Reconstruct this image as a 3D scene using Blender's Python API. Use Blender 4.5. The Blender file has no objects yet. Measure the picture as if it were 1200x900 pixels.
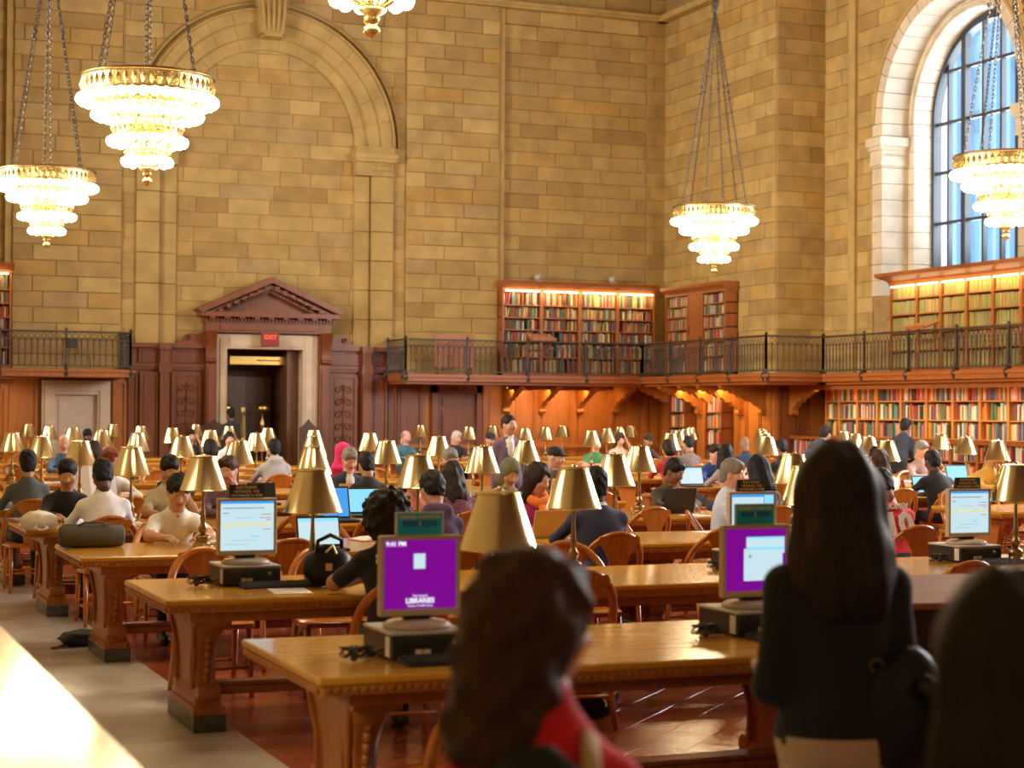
import bpy, bmesh, math, random
import numpy as np
from mathutils import Vector, Matrix
random.seed(7)
np.random.seed(7)
PI = math.pi
SC = bpy.context.scene
COL = SC.collection

# ------------------------------------------------------------------ camera
FPX, YAW, HOR, CAMZ, ROLL = 2109.69, math.radians(22.1439), 479.905, 1.7428, math.radians(-0.3843)
PITCH = math.atan((HOR - 450) / FPX)
cam_d = bpy.data.cameras.new('camera')
cam_d.sensor_width = 36.0
cam_d.lens = FPX / 1200 * 36.0
cam_d.clip_end = 400
cam_d.clip_start = 0.05
cam = bpy.data.objects.new('camera', cam_d)
cam.matrix_world = (Matrix.Translation((0, 0, CAMZ)) @ Matrix.Rotation(-YAW, 4, 'Z')
                    @ Matrix.Rotation(PI / 2 + PITCH, 4, 'X') @ Matrix.Rotation(-ROLL, 4, 'Z'))
cam_d.dof.use_dof = True
cam_d.dof.focus_distance = 15.0
cam_d.dof.aperture_fstop = 3.0
COL.objects.link(cam)
SC.camera = cam

# ------------------------------------------------------------------ world, exposure
SC.view_settings.view_transform = 'Standard'
SC.view_settings.look = 'None'
SC.view_settings.gamma = 1.0
SC.view_settings.exposure = 0.45
SC.view_settings.use_curve_mapping = False
SC.cycles.use_denoising = True
SC.cycles.max_bounces = 6
SC.cycles.diffuse_bounces = 3
SC.cycles.glossy_bounces = 3
SC.cycles.transmission_bounces = 4
SC.cycles.transparent_max_bounces = 6
SC.cycles.caustics_reflective = False
SC.cycles.caustics_refractive = False
SC.cycles.sample_clamp_indirect = 4.0
world = bpy.data.worlds.new('overcast_sky')
SC.world = world
world.use_nodes = True
bgn = world.node_tree.nodes['Background']
bgn.inputs[0].default_value = (0.80, 0.92, 1.0, 1)
bgn.inputs[1].default_value = 1.5

# ------------------------------------------------------------------ large lights of the room
def area(name, loc, rot, sx, sy, power, color, spread=PI):
    d = bpy.data.lights.new(name, 'AREA')
    d.shape = 'RECTANGLE'; d.size = sx; d.size_y = sy
    d.energy = power; d.color = color; d.spread = spread
    o = bpy.data.objects.new(name, d)
    o.location = loc; o.rotation_euler = rot
    COL.objects.link(o)
    return o

def point(name, loc, power, color, radius=0.3):
    d = bpy.data.lights.new(name, 'POINT')
    d.energy = power; d.color = color; d.shadow_soft_size = radius
    o = bpy.data.objects.new(name, d)
    o.location = loc
    COL.objects.link(o)
    return o

WARM = (1.0, 0.76, 0.45)
DAY = (0.95, 0.96, 1.0)
# daylight through the tall windows of the side wall on the camera's side
for wy, pw in ((13.0, 200), (22.0, 420), (31.0, 800)):
    area('window_daylight', (-0.75, wy, 6.6), (0, -PI / 2, 0), 5.0, 4.4, pw, (1.0, 0.90, 0.74), 1.9)
# daylight through the windows of the opposite wall
area('window_daylight_right', (23.0, 29.6, 7.4), (0, PI / 2, 0), 4.6, 4.0, 560, DAY)
area('window_daylight_right', (21.0, 20.0, 6.9), (0, PI / 2, 0), 4.6, 4.0, 2100, DAY)
area('window_daylight_right', (21.0, 11.0, 6.9), (0, PI / 2, 0), 4.6, 4.0, 700, DAY)
# chandeliers of the bays out of the picture
for cx, cy, pw in ((16.1, 12.5, 400), (16.1, 4.0, 250), (3.8, -4.0, 120)):
    point('chandelier_light', (cx, cy, 5.0), pw, WARM, 0.5)

# ------------------------------------------------------------------ picture direction -> place
def ray(px, py):
    X, Y = px - 600.0, py - 450.0
    a = X * math.cos(ROLL) + Y * math.sin(ROLL)
    b = -X * math.sin(ROLL) + Y * math.cos(ROLL)
    x, yu = a / FPX, -b / FPX
    zz = math.cos(PITCH) - yu * math.sin(PITCH)
    y = math.sin(PITCH) + yu * math.cos(PITCH)
    return (x * math.cos(YAW) + zz * math.sin(YAW), -x * math.sin(YAW) + zz * math.cos(YAW), y)

def at_y(px, py, Y):
    d = ray(px, py); t = Y / d[1]
    return Vector((d[0] * t, Y, d[2] * t + CAMZ))

def at_x(px, py, X):
    d = ray(px, py); t = X / d[0]
    return Vector((X, d[1] * t, d[2] * t + CAMZ))

def at_z(px, py, Z):
    d = ray(px, py); t = (Z - CAMZ) / d[2]
    return Vector((d[0] * t, d[1] * t, Z))

def u_at(px, Y, py=560):
    return at_y(px, py, Y).x

def project(u, v, z):
    x = u * math.cos(YAW) - v * math.sin(YAW)
    zz = u * math.sin(YAW) + v * math.cos(YAW)
    y = z - CAMZ
    y2 = y * math.cos(PITCH) - zz * math.sin(PITCH)
    z2 = zz * math.cos(PITCH) + y * math.sin(PITCH)
    if z2 < 0.05: return (-9999, -9999, z2)
    X, Y = FPX * x / z2, -FPX * y2 / z2
    return (600 + X * math.cos(ROLL) - Y * math.sin(ROLL), 450 + X * math.sin(ROLL) + Y * math.cos(ROLL), z2)

# ------------------------------------------------------------------ object helpers
def tag(o, label=None, cat=None, group=None, kind=None):
    if label: o['label'] = label
    if cat: o['category'] = cat
    if group: o['group'] = group
    if kind: o['kind'] = kind
    return o

def empty(name, loc=(0, 0, 0), rz=0.0):
    o = bpy.data.objects.new(name, None)
    o.empty_display_size = 0.1
    o.location = loc; o.rotation_euler = (0, 0, rz)
    COL.objects.link(o)
    return o

def children_of(o):
    return [c for c in KIDS.get(o.name, [])]

KIDS = {}
def link(o, parent=None):
    COL.objects.link(o)
    if parent is not None:
        o.parent = parent
        KIDS.setdefault(parent.name, []).append(o)
    return o

def copy_tree(o, parent=None):
    c = o.copy()
    link(c, parent)
    for ch in KIDS.get(o.name, []):
        copy_tree(ch, c)
    return c

class MB:
    """collects geometry and builds one mesh object"""
    def __init__(s):
        s.v = []; s.f = []; s.m = []; s.mi = 0
    def add(s, vs, fs, mi=None):
        b = len(s.v)
        s.v.extend([tuple(p) for p in vs])
        for f in fs:
            s.f.append(tuple(i + b for i in f)); s.m.append(s.mi if mi is None else mi)
        return s
    def box(s, x0, x1, y0, y1, z0, z1, mi=None):
        if x0 > x1: x0, x1 = x1, x0
        if y0 > y1: y0, y1 = y1, y0
        if z0 > z1: z0, z1 = z1, z0
        v = [(x, y, z) for z in (z0, z1) for y in (y0, y1) for x in (x0, x1)]
        f = [(0, 2, 3, 1), (4, 5, 7, 6), (0, 1, 5, 4), (2, 6, 7, 3), (0, 4, 6, 2), (1, 3, 7, 5)]
        return s.add(v, f, mi)
    def rbox(s, x0, x1, y0, y1, z0, z1, b=0.01, mi=None):
        """box with chamfered edges"""
        vs = []; n = {}
        X = (x0, x1); Y = (y0, y1); Z = (z0, z1)
        for i in (0, 1):
            for j in (0, 1):
                for k in (0, 1):
                    sx, sy, sz = (1 if i == 0 else -1), (1 if j == 0 else -1), (1 if k == 0 else -1)
                    n[i, j, k, 0] = len(vs); vs.append((X[i], Y[j] + sy * b, Z[k] + sz * b))
                    n[i, j, k, 1] = len(vs); vs.append((X[i] + sx * b, Y[j], Z[k] + sz * b))
                    n[i, j, k, 2] = len(vs); vs.append((X[i] + sx * b, Y[j] + sy * b, Z[k]))
        fs = []
        for i in (0, 1):
            q = [n[i, 0, 0, 0], n[i, 1, 0, 0], n[i, 1, 1, 0], n[i, 0, 1, 0]]; fs.append(q if i else q[::-1])
            q = [n[0, i, 0, 1], n[0, i, 1, 1], n[1, i, 1, 1], n[1, i, 0, 1]]; fs.append(q if i else q[::-1])
            q = [n[0, 0, i, 2], n[1, 0, i, 2], n[1, 1, i, 2], n[0, 1, i, 2]]; fs.append(q if i else q[::-1])
        for a in (0, 1):
            for c in (0, 1):
                q = [n[a, c, 0, 0], n[a, c, 1, 0], n[a, c, 1, 1], n[a, c, 0, 1]]; fs.append(q)
                q = [n[a, 0, c, 0], n[a, 0, c, 2], n[a, 1, c, 2], n[a, 1, c, 0]]; fs.append(q)
                q = [n[0, a, c, 1], n[0, a, c, 2], n[1, a, c, 2], n[1, a, c, 1]]; fs.append(q)
        for i in (0, 1):
            for j in (0, 1):
                for k in (0, 1):
                    fs.append((n[i, j, k, 0], n[i, j, k, 1], n[i, j, k, 2]))
        return s.add(vs, fs, mi)
    def lathe(s, prof, seg=16, c=(0, 0, 0), mi=None, a0=0.0, a1=2 * PI, axis='Z'):
        full = abs(a1 - a0 - 2 * PI) < 1e-6
        n = seg if full else seg + 1
        vs = []
        for r, z in prof:
            for i in range(n):
                a = a0 + (a1 - a0) * i / seg
                p = (r * math.cos(a), r * math.sin(a), z)
                if axis == 'X': p = (p[2], p[0], p[1])
                if axis == 'Y': p = (p[0], p[2], p[1])
                vs.append((c[0] + p[0], c[1] + p[1], c[2] + p[2]))
        fs = []
        for k in range(len(prof) - 1):
            for i in range(seg):
                j = (i + 1) % n
                fs.append((k * n + i, k * n + j, (k + 1) * n + j, (k + 1) * n + i))
        return s.add(vs, fs, mi)
    def tube(s, pts, r, seg=8, mi=None, flat=1.0, up=None, closed=False):
        pts = [Vector(p) for p in pts]
        n = len(pts)
        rs = r if isinstance(r, (list, tuple)) else [r] * n
        vs = []; prev = None
        for i, p in enumerate(pts):
            if closed: t = pts[(i + 1) % n] - pts[i - 1]
            else: t = pts[min(i + 1, n - 1)] - pts[max(i - 1, 0)]
            t.normalize()
            ref = Vector(up) if up else (prev if prev is not None else (Vector((0, 0, 1)) if abs(t.z) < 0.9 else Vector((0, 1, 0))))
            b = t.cross(ref)
            if b.length < 1e-5: b = t.cross(Vector((1, 0, 0.01)))
            b.normalize(); nn = b.cross(t).normalized()
            if not up: prev = nn
            for k in range(seg):
                a = 2 * PI * k / seg
                vs.append(p + b * (math.cos(a) * rs[i]) + nn * (math.sin(a) * rs[i] * flat))
        fs = []
        for i in range(n if closed else n - 1):
            for k in range(seg):
                k2 = (k + 1) % seg; i2 = (i + 1) % n
                fs.append((i * seg + k, i * seg + k2, i2 * seg + k2, i2 * seg + k))
        if not closed:
            fs.append(tuple(range(seg))[::-1]); fs.append(tuple((n - 1) * seg + k for k in range(seg)))
        return s.add(vs, fs, mi)
    def prism(s, poly, d0, d1, axis='Y', mi=None):
        """poly in the two other axes (in xyz order) extruded along axis"""
        n = len(poly); vs = []
        for d in (d0, d1):
            for a, b in poly:
                vs.append({'X': (d, a, b), 'Y': (a, d, b), 'Z': (a, b, d)}[axis])
        fs = [tuple(range(n))[::-1], tuple(range(n, 2 * n))]
        for i in range(n):
            j = (i + 1) % n
            fs.append((i, j, n + j, n + i))
        return s.add(vs, fs, mi)
    def ico(s, c, r, sub=1, mi=None, sc=(1, 1, 1)):
        bm = bmesh.new(); bmesh.ops.create_icosphere(bm, subdivisions=sub, radius=r)
        vs = [(c[0] + v.co.x * sc[0], c[1] + v.co.y * sc[1], c[2] + v.co.z * sc[2]) for v in bm.verts]
        fs = [tuple(v.index for v in f.verts) for f in bm.faces]
        bm.free()
        return s.add(vs, fs, mi)
    def arr(s, V, F, mi=None, M=None):
        if M is not None:
            A = np.array(M); V = V @ A[:3, :3].T + A[:3, 3]
        b = len(s.v)
        s.v.extend(map(tuple, V.tolist()))
        F = (np.asarray(F) + b).tolist()
        s.f.extend(map(tuple, F))
        if mi is None: s.m.extend([s.mi] * len(F))
        elif isinstance(mi, int): s.m.extend([mi] * len(F))
        else: s.m.extend(list(mi))
        return s
    def mesh(s, name, mats, smooth=False, fix=True):
        me = bpy.data.meshes.new(name)
        me.from_pydata(s.v, [], s.f)
        mats = mats if isinstance(mats, (list, tuple)) else [mats]
        for m in mats: me.materials.append(m)
        if len(mats) > 1: me.polygons.foreach_set('material_index', s.m)
        if fix:
            bm = bmesh.new(); bm.from_mesh(me)
            bmesh.ops.recalc_face_normals(bm, faces=bm.faces)
            bm.to_mesh(me); bm.free()
        if smooth:
            if smooth is True: me.polygons.foreach_set('use_smooth', [True] * len(me.polygons))
            else: me.set_sharp_from_angle(angle=math.radians(smooth)) if False else shade_angle(me, smooth)
        me.update()
        return me
    def build(s, name, mats, parent=None, smooth=False, loc=(0, 0, 0), rz=0.0, fix=True):
        o = bpy.data.objects.new(name, s.mesh(name, mats, smooth, fix))
        o.location = loc; o.rotation_euler = (0, 0, rz)
        return link(o, parent)

def shade_angle(me, deg):
    me.polygons.foreach_set('use_smooth', [True] * len(me.polygons))
    bm = bmesh.new(); bm.from_mesh(me)
    lim = math.radians(deg)
    for e in bm.edges:
        if len(e.link_faces) == 2 and e.calc_face_angle(0) > lim: e.smooth = False
    bm.to_mesh(me); bm.free()

def obj(name, me, parent=None, loc=(0, 0, 0), rot=(0, 0, 0), scale=(1, 1, 1)):
    o = bpy.data.objects.new(name, me)
    o.location = loc; o.rotation_euler = rot; o.scale = scale
    return link(o, parent)

def text(name, s, size, mat, parent, loc, rot, align='CENTER', extrude=0.0008, bold=0.0, sx=1.0):
    c = bpy.data.curves.new(name, 'FONT')
    c.body = s; c.size = size; c.align_x = align; c.align_y = 'CENTER'
    c.extrude = extrude; c.offset = bold
    c.resolution_u = 2
    c.materials.append(mat)
    tmp = bpy.data.objects.new('tmp_text', c)
    COL.objects.link(tmp)
    me = bpy.data.meshes.new_from_object(tmp.evaluated_get(bpy.context.evaluated_depsgraph_get()))
    bpy.data.objects.remove(tmp); bpy.data.curves.remove(c)
    me.name = name
    o = bpy.data.objects.new(name, me)
    o.location = loc; o.rotation_euler = rot; o.scale = (sx, 1, 1)
    return link(o, parent)

# ------------------------------------------------------------------ materials
MATS = {}
def _mat(name):
    m = bpy.data.materials.new(name); m.use_nodes = True
    MATS[name] = m
    nt = m.node_tree
    return m, nt, nt.nodes['Principled BSDF']

def rgb(c): return (c[0], c[1], c[2], 1.0)

def plain(name, col, rough=0.6, metal=0.0, var=0.12, scale=12.0, bump=0.0, spec=0.5, coat=0.0, emit=None, estr=0.0, stretch=(1, 1, 1), coord='Object', sheen=0.0, trans=0.0):
    m, nt, b = _mat(name)
    b.inputs['Roughness'].default_value = rough
    b.inputs['Metallic'].default_value = metal
    b.inputs['Specular IOR Level'].default_value = spec
    if coat: b.inputs['Coat Weight'].default_value = coat; b.inputs['Coat Roughness'].default_value = 0.12
    if sheen: b.inputs['Sheen Weight'].default_value = sheen
    if trans: b.inputs['Transmission Weight'].default_value = trans
    if emit:
        b.inputs['Emission Color'].default_value = rgb(emit); b.inputs['Emission Strength'].default_value = estr
    if var or bump:
        tc = nt.nodes.new('ShaderNodeTexCoord')
        mp = nt.nodes.new('ShaderNodeMapping'); mp.inputs['Scale'].default_value = stretch
        nt.links.new(tc.outputs[coord], mp.inputs[0])
        nz = nt.nodes.new('ShaderNodeTexNoise'); nz.inputs['Scale'].default_value = scale; nz.inputs['Detail'].default_value = 3
        nt.links.new(mp.outputs[0], nz.inputs[0])
        rp = nt.nodes.new('ShaderNodeValToRGB')
        rp.color_ramp.elements[0].position = 0.3; rp.color_ramp.elements[1].position = 0.7
        rp.color_ramp.elements[0].color = rgb([c * (1 - var) for c in col])
        rp.color_ramp.elements[1].color = rgb([min(1, c * (1 + var)) for c in col])
        nt.links.new(nz.outputs[0], rp.inputs[0]); nt.links.new(rp.outputs[0], b.inputs['Base Color'])
        if bump:
            bp = nt.nodes.new('ShaderNodeBump'); bp.inputs['Strength'].default_value = bump; bp.inputs['Distance'].default_value = 0.01
            nt.links.new(nz.outputs[0], bp.inputs['Height']); nt.links.new(bp.outputs[0], b.inputs['Normal'])
    else:
        b.inputs['Base Color'].default_value = rgb(col)
    return m

def wood(name, c1, c2, rough=0.35, scale=3.0, axis='X', coat=0.0, bump=0.03, world_coord=False, vary=0.0):
    m, nt, b = _mat(name)
    b.inputs['Roughness'].default_value = rough
    if coat: b.inputs['Coat Weight'].default_value = coat; b.inputs['Coat Roughness'].default_value = 0.10
    tc = nt.nodes.new('ShaderNodeTexCoord')
    mp = nt.nodes.new('ShaderNodeMapping')
    mp.inputs['Scale'].default_value = {'X': (0.6, 9, 9), 'Y': (9, 0.6, 9), 'Z': (9, 9, 0.6)}[axis]
    src = tc.outputs['Object']
    if world_coord:
        ge = nt.nodes.new('ShaderNodeNewGeometry'); src = ge.outputs['Position']
    nt.links.new(src, mp.inputs[0])
    nz = nt.nodes.new('ShaderNodeTexNoise'); nz.inputs['Scale'].default_value = scale; nz.inputs['Detail'].default_value = 5; nz.inputs['Distortion'].default_value = 0.6
    nt.links.new(mp.outputs[0], nz.inputs[0])
    rp = nt.nodes.new('ShaderNodeValToRGB')
    rp.color_ramp.elements[0].position = 0.3; rp.color_ramp.elements[1].position = 0.72
    rp.color_ramp.elements[0].color = rgb(c1); rp.color_ramp.elements[1].color = rgb(c2)
    nt.links.new(nz.outputs[0], rp.inputs[0])
    out = rp.outputs[0]
    if vary:
        oi = nt.nodes.new('ShaderNodeObjectInfo')
        mr = nt.nodes.new('ShaderNodeMapRange'); mr.inputs['To Min'].default_value = 1 - vary; mr.inputs['To Max'].default_value = 1 + vary
        nt.links.new(oi.outputs['Random'], mr.inputs['Value'])
        mx = nt.nodes.new('ShaderNodeMix'); mx.data_type = 'RGBA'; mx.blend_type = 'MULTIPLY'; mx.inputs['Factor'].default_value = 1
        nt.links.new(out, mx.inputs['A']); nt.links.new(mr.outputs[0], mx.inputs['B'])
        out = mx.outputs['Result']
    nt.links.new(out, b.inputs['Base Color'])
    if bump:
        bp = nt.nodes.new('ShaderNodeBump'); bp.inputs['Strength'].default_value = bump; bp.inputs['Distance'].default_value = 0.01
        nt.links.new(nz.outputs[0], bp.inputs['Height']); nt.links.new(bp.outputs[0], b.inputs['Normal'])
    return m

def stone_mat(name, cols, rough=0.85, spec=0.3):
    """each block takes its own tone; fine mottling and relief from noise"""
    m, nt, b = _mat(name)
    b.inputs['Roughness'].default_value = rough; b.inputs['Specular IOR Level'].default_value = spec
    oi = nt.nodes.new('ShaderNodeObjectInfo'); ge = nt.nodes.new('ShaderNodeNewGeometry')
    ad = nt.nodes.new('ShaderNodeMath'); ad.operation = 'ADD'
    fr = nt.nodes.new('ShaderNodeMath'); fr.operation = 'FRACT'
    nt.links.new(oi.outputs['Random'], ad.inputs[0]); nt.links.new(ge.outputs['Random Per Island'], ad.inputs[1])
    nt.links.new(ad.outputs[0], fr.inputs[0])
    rp = nt.nodes.new('ShaderNodeValToRGB')
    el = rp.color_ramp.elements
    while len(el) < len(cols): el.new(0.5)
    for i, c in enumerate(cols):
        el[i].position = i / (len(cols) - 1); el[i].color = rgb(c)
    nt.links.new(fr.outputs[0], rp.inputs[0])
    nz = nt.nodes.new('ShaderNodeTexNoise'); nz.inputs['Scale'].default_value = 2.2; nz.inputs['Detail'].default_value = 6
    nt.links.new(ge.outputs['Position'], nz.inputs[0])
    mr = nt.nodes.new('ShaderNodeMapRange'); mr.inputs['From Min'].default_value = 0.3; mr.inputs['From Max'].default_value = 0.7
    mr.inputs['To Min'].default_value = 0.82; mr.inputs['To Max'].default_value = 1.12
    nt.links.new(nz.outputs[0], mr.inputs['Value'])
    mx = nt.nodes.new('ShaderNodeMix'); mx.data_type = 'RGBA'; mx.blend_type = 'MULTIPLY'; mx.inputs['Factor'].default_value = 1
    nt.links.new(rp.outputs[0], mx.inputs['A']); nt.links.new(mr.outputs[0], mx.inputs['B'])
    nt.links.new(mx.outputs['Result'], b.inputs['Base Color'])
    n2 = nt.nodes.new('ShaderNodeTexNoise'); n2.inputs['Scale'].default_value = 30; n2.inputs['Detail'].default_value = 4
    nt.links.new(ge.outputs['Position'], n2.inputs[0])
    bp = nt.nodes.new('ShaderNodeBump'); bp.inputs['Strength'].default_value = 0.12; bp.inputs['Distance'].default_value = 0.02
    nt.links.new(n2.outputs[0], bp.inputs['Height']); nt.links.new(bp.outputs[0], b.inputs['Normal'])
    return m

def objcolor_mat(name, rough=0.6, var=0.18, attr=None):
    """colour of the single thing (object colour) or of the piece (colour attribute)"""
    m, nt, b = _mat(name)
    b.inputs['Roughness'].default_value = rough
    if attr:
        oi = nt.nodes.new('ShaderNodeAttribute'); oi.attribute_name = attr
    else:
        oi = nt.nodes.new('ShaderNodeObjectInfo')
    ge = nt.nodes.new('ShaderNodeNewGeometry')
    nz = nt.nodes.new('ShaderNodeTexNoise'); nz.inputs['Scale'].default_value = 25; nz.inputs['Detail'].default_value = 3
    nt.links.new(ge.outputs['Position'], nz.inputs[0])
    mr = nt.nodes.new('ShaderNodeMapRange'); mr.inputs['To Min'].default_value = 1 - var; mr.inputs['To Max'].default_value = 1 + var
    nt.links.new(nz.outputs[0], mr.inputs['Value'])
    mx = nt.nodes.new('ShaderNodeMix'); mx.data_type = 'RGBA'; mx.blend_type = 'MULTIPLY'; mx.inputs['Factor'].default_value = 1
    nt.links.new(oi.outputs['Color'], mx.inputs['A']); nt.links.new(mr.outputs[0], mx.inputs['B'])
    nt.links.new(mx.outputs['Result'], b.inputs['Base Color'])
    return m

def emis(name, col, strength, base=(0.8, 0.8, 0.8)):
    m, nt, b = _mat(name)
    b.inputs['Base Color'].default_value = rgb(base)
    b.inputs['Emission Color'].default_value = rgb(col); b.inputs['Emission Strength'].default_value = strength
    return m

STONE = stone_mat('limestone_block', [(0.42, 0.285, 0.10), (0.47, 0.325, 0.118), (0.36, 0.23, 0.08), (0.52, 0.37, 0.14), (0.46, 0.285, 0.08), (0.42, 0.30, 0.13), (0.48, 0.34, 0.12), (0.385, 0.255, 0.097)])
STONE_TRIM = stone_mat('limestone_moulding', [(0.45, 0.315, 0.115), (0.49, 0.345, 0.127), (0.46, 0.325, 0.115)])
MORTAR = plain('mortar_joint', (0.33, 0.215, 0.085), 0.95, var=0.15, scale=6)
STONE_PALE = stone_mat('pale_reveal_stone', [(0.60, 0.52, 0.40), (0.66, 0.58, 0.46), (0.62, 0.53, 0.40)])
MARBLE = plain('cream_marble', (0.66, 0.54, 0.38), 0.45, var=0.10, scale=3.0)
MARBLE_FLOOR = stone_mat('grey_marble_floor', [(0.62, 0.59, 0.56), (0.67, 0.64, 0.61), (0.64, 0.61, 0.57)], rough=0.22, spec=0.5)
TILE = stone_mat('red_quarry_tile', [(0.36, 0.075, 0.028), (0.42, 0.10, 0.035), (0.32, 0.065, 0.025), (0.45, 0.13, 0.05)], rough=0.20, spec=0.6)
GROUT = plain('tile_grout', (0.20, 0.06, 0.03), 0.7, var=0.2)
PANEL = wood('dark_panelling_wood', (0.155, 0.042, 0.012), (0.25, 0.075, 0.02), 0.38, 2.5, 'Z', world_coord=True)
PANEL_LIT = wood('lamplit_panelling_wood', (0.36, 0.12, 0.02), (0.48, 0.175, 0.03), 0.4, 2.0, 'Z', world_coord=True)  # lit copy of the panelling: glow of the soffit lamps put into its colour
CASE = wood('bookcase_wood', (0.30, 0.085, 0.018), (0.40, 0.13, 0.03), 0.4, 2.5, 'Z', world_coord=True)
CASE_PALE = wood('pale_oak_shelf', (0.48, 0.19, 0.04), (0.58, 0.26, 0.06), 0.4, 2.5, 'Z', world_coord=True)
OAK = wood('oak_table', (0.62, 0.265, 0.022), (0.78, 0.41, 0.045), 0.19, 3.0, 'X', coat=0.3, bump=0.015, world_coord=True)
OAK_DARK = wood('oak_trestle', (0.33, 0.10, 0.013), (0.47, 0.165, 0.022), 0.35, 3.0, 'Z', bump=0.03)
CHAIR = wood('chair_wood', (0.42, 0.12, 0.013), (0.58, 0.20, 0.024), 0.24, 3.0, 'Z', coat=0.3, bump=0.01, vary=0.2)
BRASS = plain('brushed_brass', (0.74, 0.62, 0.36), 0.20, 1.0, var=0.05, scale=40, stretch=(0.2, 0.2, 8))
BRASS_D = plain('dark_bronze', (0.30, 0.20, 0.09), 0.35, 1.0, var=0.1)
GILT = plain('gilt_bronze', (0.75, 0.52, 0.20), 0.32, 1.0, var=0.15, scale=30, bump=0.3)
IRON = plain('wrought_iron', (0.075, 0.06, 0.045), 0.5, 0.5, var=0.2)
FOOTSTONE = plain('dark_green_marble', (0.09, 0.10, 0.085), 0.35, var=0.4, scale=18)
BLACK = plain('black_plastic', (0.018, 0.017, 0.016), 0.45, var=0.1)
BEIGE = plain('beige_plastic', (0.56, 0.46, 0.34), 0.5, var=0.04)
GREYP = plain('grey_plastic', (0.50, 0.47, 0.42), 0.5, var=0.04)
WHITE = plain('white_paper', (0.80, 0.78, 0.74), 0.7, var=0.05)
LINEN = plain('cream_lettering', (0.78, 0.66, 0.42), 0.6, var=0)
GLASS = None
# ================================================================== THE ROOM
YW = 39.4            # end wall
AX = 10.06           # axis of the door and the big arch
UB = 20.0            # face of the corner block
VB = 33.98           # near face of the corner block
UW = 21.23           # wall that holds the window
YR, UR1, UR2, VJ = 37.9, 18.72, 20.08, 32.2     # balustrade lines
DECK, RAILZ, FASC = 2.52, 3.31, 2.36
CEIL = 13.5

_gm, _nt, _b = _mat('window_glass')
_nt.nodes.remove(_b)
_tr = _nt.nodes.new('ShaderNodeBsdfTransparent'); _tr.inputs[0].default_value = (0.93, 0.97, 1.0, 1)
_gl = _nt.nodes.new('ShaderNodeBsdfGlossy'); _gl.inputs['Roughness'].default_value = 0.03
_mx = _nt.nodes.new('ShaderNodeMixShader'); _mx.inputs[0].default_value = 0.06
_nt.links.new(_tr.outputs[0], _mx.inputs[1]); _nt.links.new(_gl.outputs[0], _mx.inputs[2])
_nt.links.new(_mx.outputs[0], _nt.nodes['Material Output'].inputs[0])
GLASS = _gm

# ---- unit stone block: x 0..1, z 0..1, front at y=0 (chamfered), back at y=1
def unit_block(mats, name):
    m = MB(); cx, cz, cy = 0.014, 0.035, 0.10
    v = [(0, cy, 0), (1, cy, 0), (1, cy, 1), (0, cy, 1), (cx, 0, cz), (1 - cx, 0, cz), (1 - cx, 0, 1 - cz), (cx, 0, 1 - cz),
         (0, 1, 0), (1, 1, 0), (1, 1, 1), (0, 1, 1)]
    f = [(4, 5, 6, 7), (0, 1, 5, 4), (1, 2, 6, 5), (2, 3, 7, 6), (3, 0, 4, 7), (0, 8, 9, 1), (1, 9, 10, 2), (2, 10, 11, 3), (3, 11, 8, 0)]
    m.add(v, f)
    return m.mesh(name, mats)
BLOCK_ME = unit_block(STONE, 'stone_block')
BLOCK_PALE_ME = unit_block(STONE_PALE, 'pale_stone_block')

def courses(s0, s1, z0, z1, d, h=0.335, w=0.95, gap=0.010, seed=0, lower=None, upper=None):
    """coursed masonry: list of (s0,s1,z0,z1,d,poly|None)"""
    R = random.Random(seed); out = []
    n = max(1, round((z1 - z0) / h)); hh = (z1 - z0) / n
    for k in range(n):
        a, b = z0 + k * hh + gap / 2, z0 + (k + 1) * hh - gap / 2
        s = s0 - (w * 0.5 if k % 2 else 0) - R.random() * 0.1
        while s < s1:
            e = s + w * R.choice((0.75, 1.0, 1.0, 1.0, 1.3))
            if e > s1 - 0.22: e = s1
            p, q = max(s, s0) + gap / 2, min(e, s1) - gap / 2
            if q - p > 0.05:
                dd = d + R.uniform(-0.006, 0.006)
                if lower is None: out.append((p, q, a, b, dd, None))
                else:
                    N = 8; ss = [p + (q - p) * i / N for i in range(N + 1)]
                    lo = [min(b, max(a, lower(x))) for x in ss]
                    if min(lo) <= a + 1e-6 and max(lo) <= a + 1e-6: out.append((p, q, a, b, dd, None))
                    elif min(lo) < b - 0.03:
                        pl = [(x, l) for x, l in zip(ss, lo) if l < b - 1e-4]
                        i0 = ss.index(pl[0][0]); i1 = ss.index(pl[-1][0])
                        if i0 > 0: pl.insert(0, (ss[i0 - 1], b - 1e-4))
                        if i1 < N: pl.append((ss[i1 + 1], b - 1e-4))
                        if len(pl) > 1:
                            out.append((p, q, a, b, dd, pl + [(pl[-1][0], b), (pl[0][0], b)]))
            s = e
    return out

def place_blocks(parent, face, plane, lst, me=None, mat=None, keep=300, name='stone_block', store=None):
    """collect; written out later by flush_blocks"""
    for b in lst: store.append((face, plane, b, me or BLOCK_ME, mat or STONE))

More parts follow.
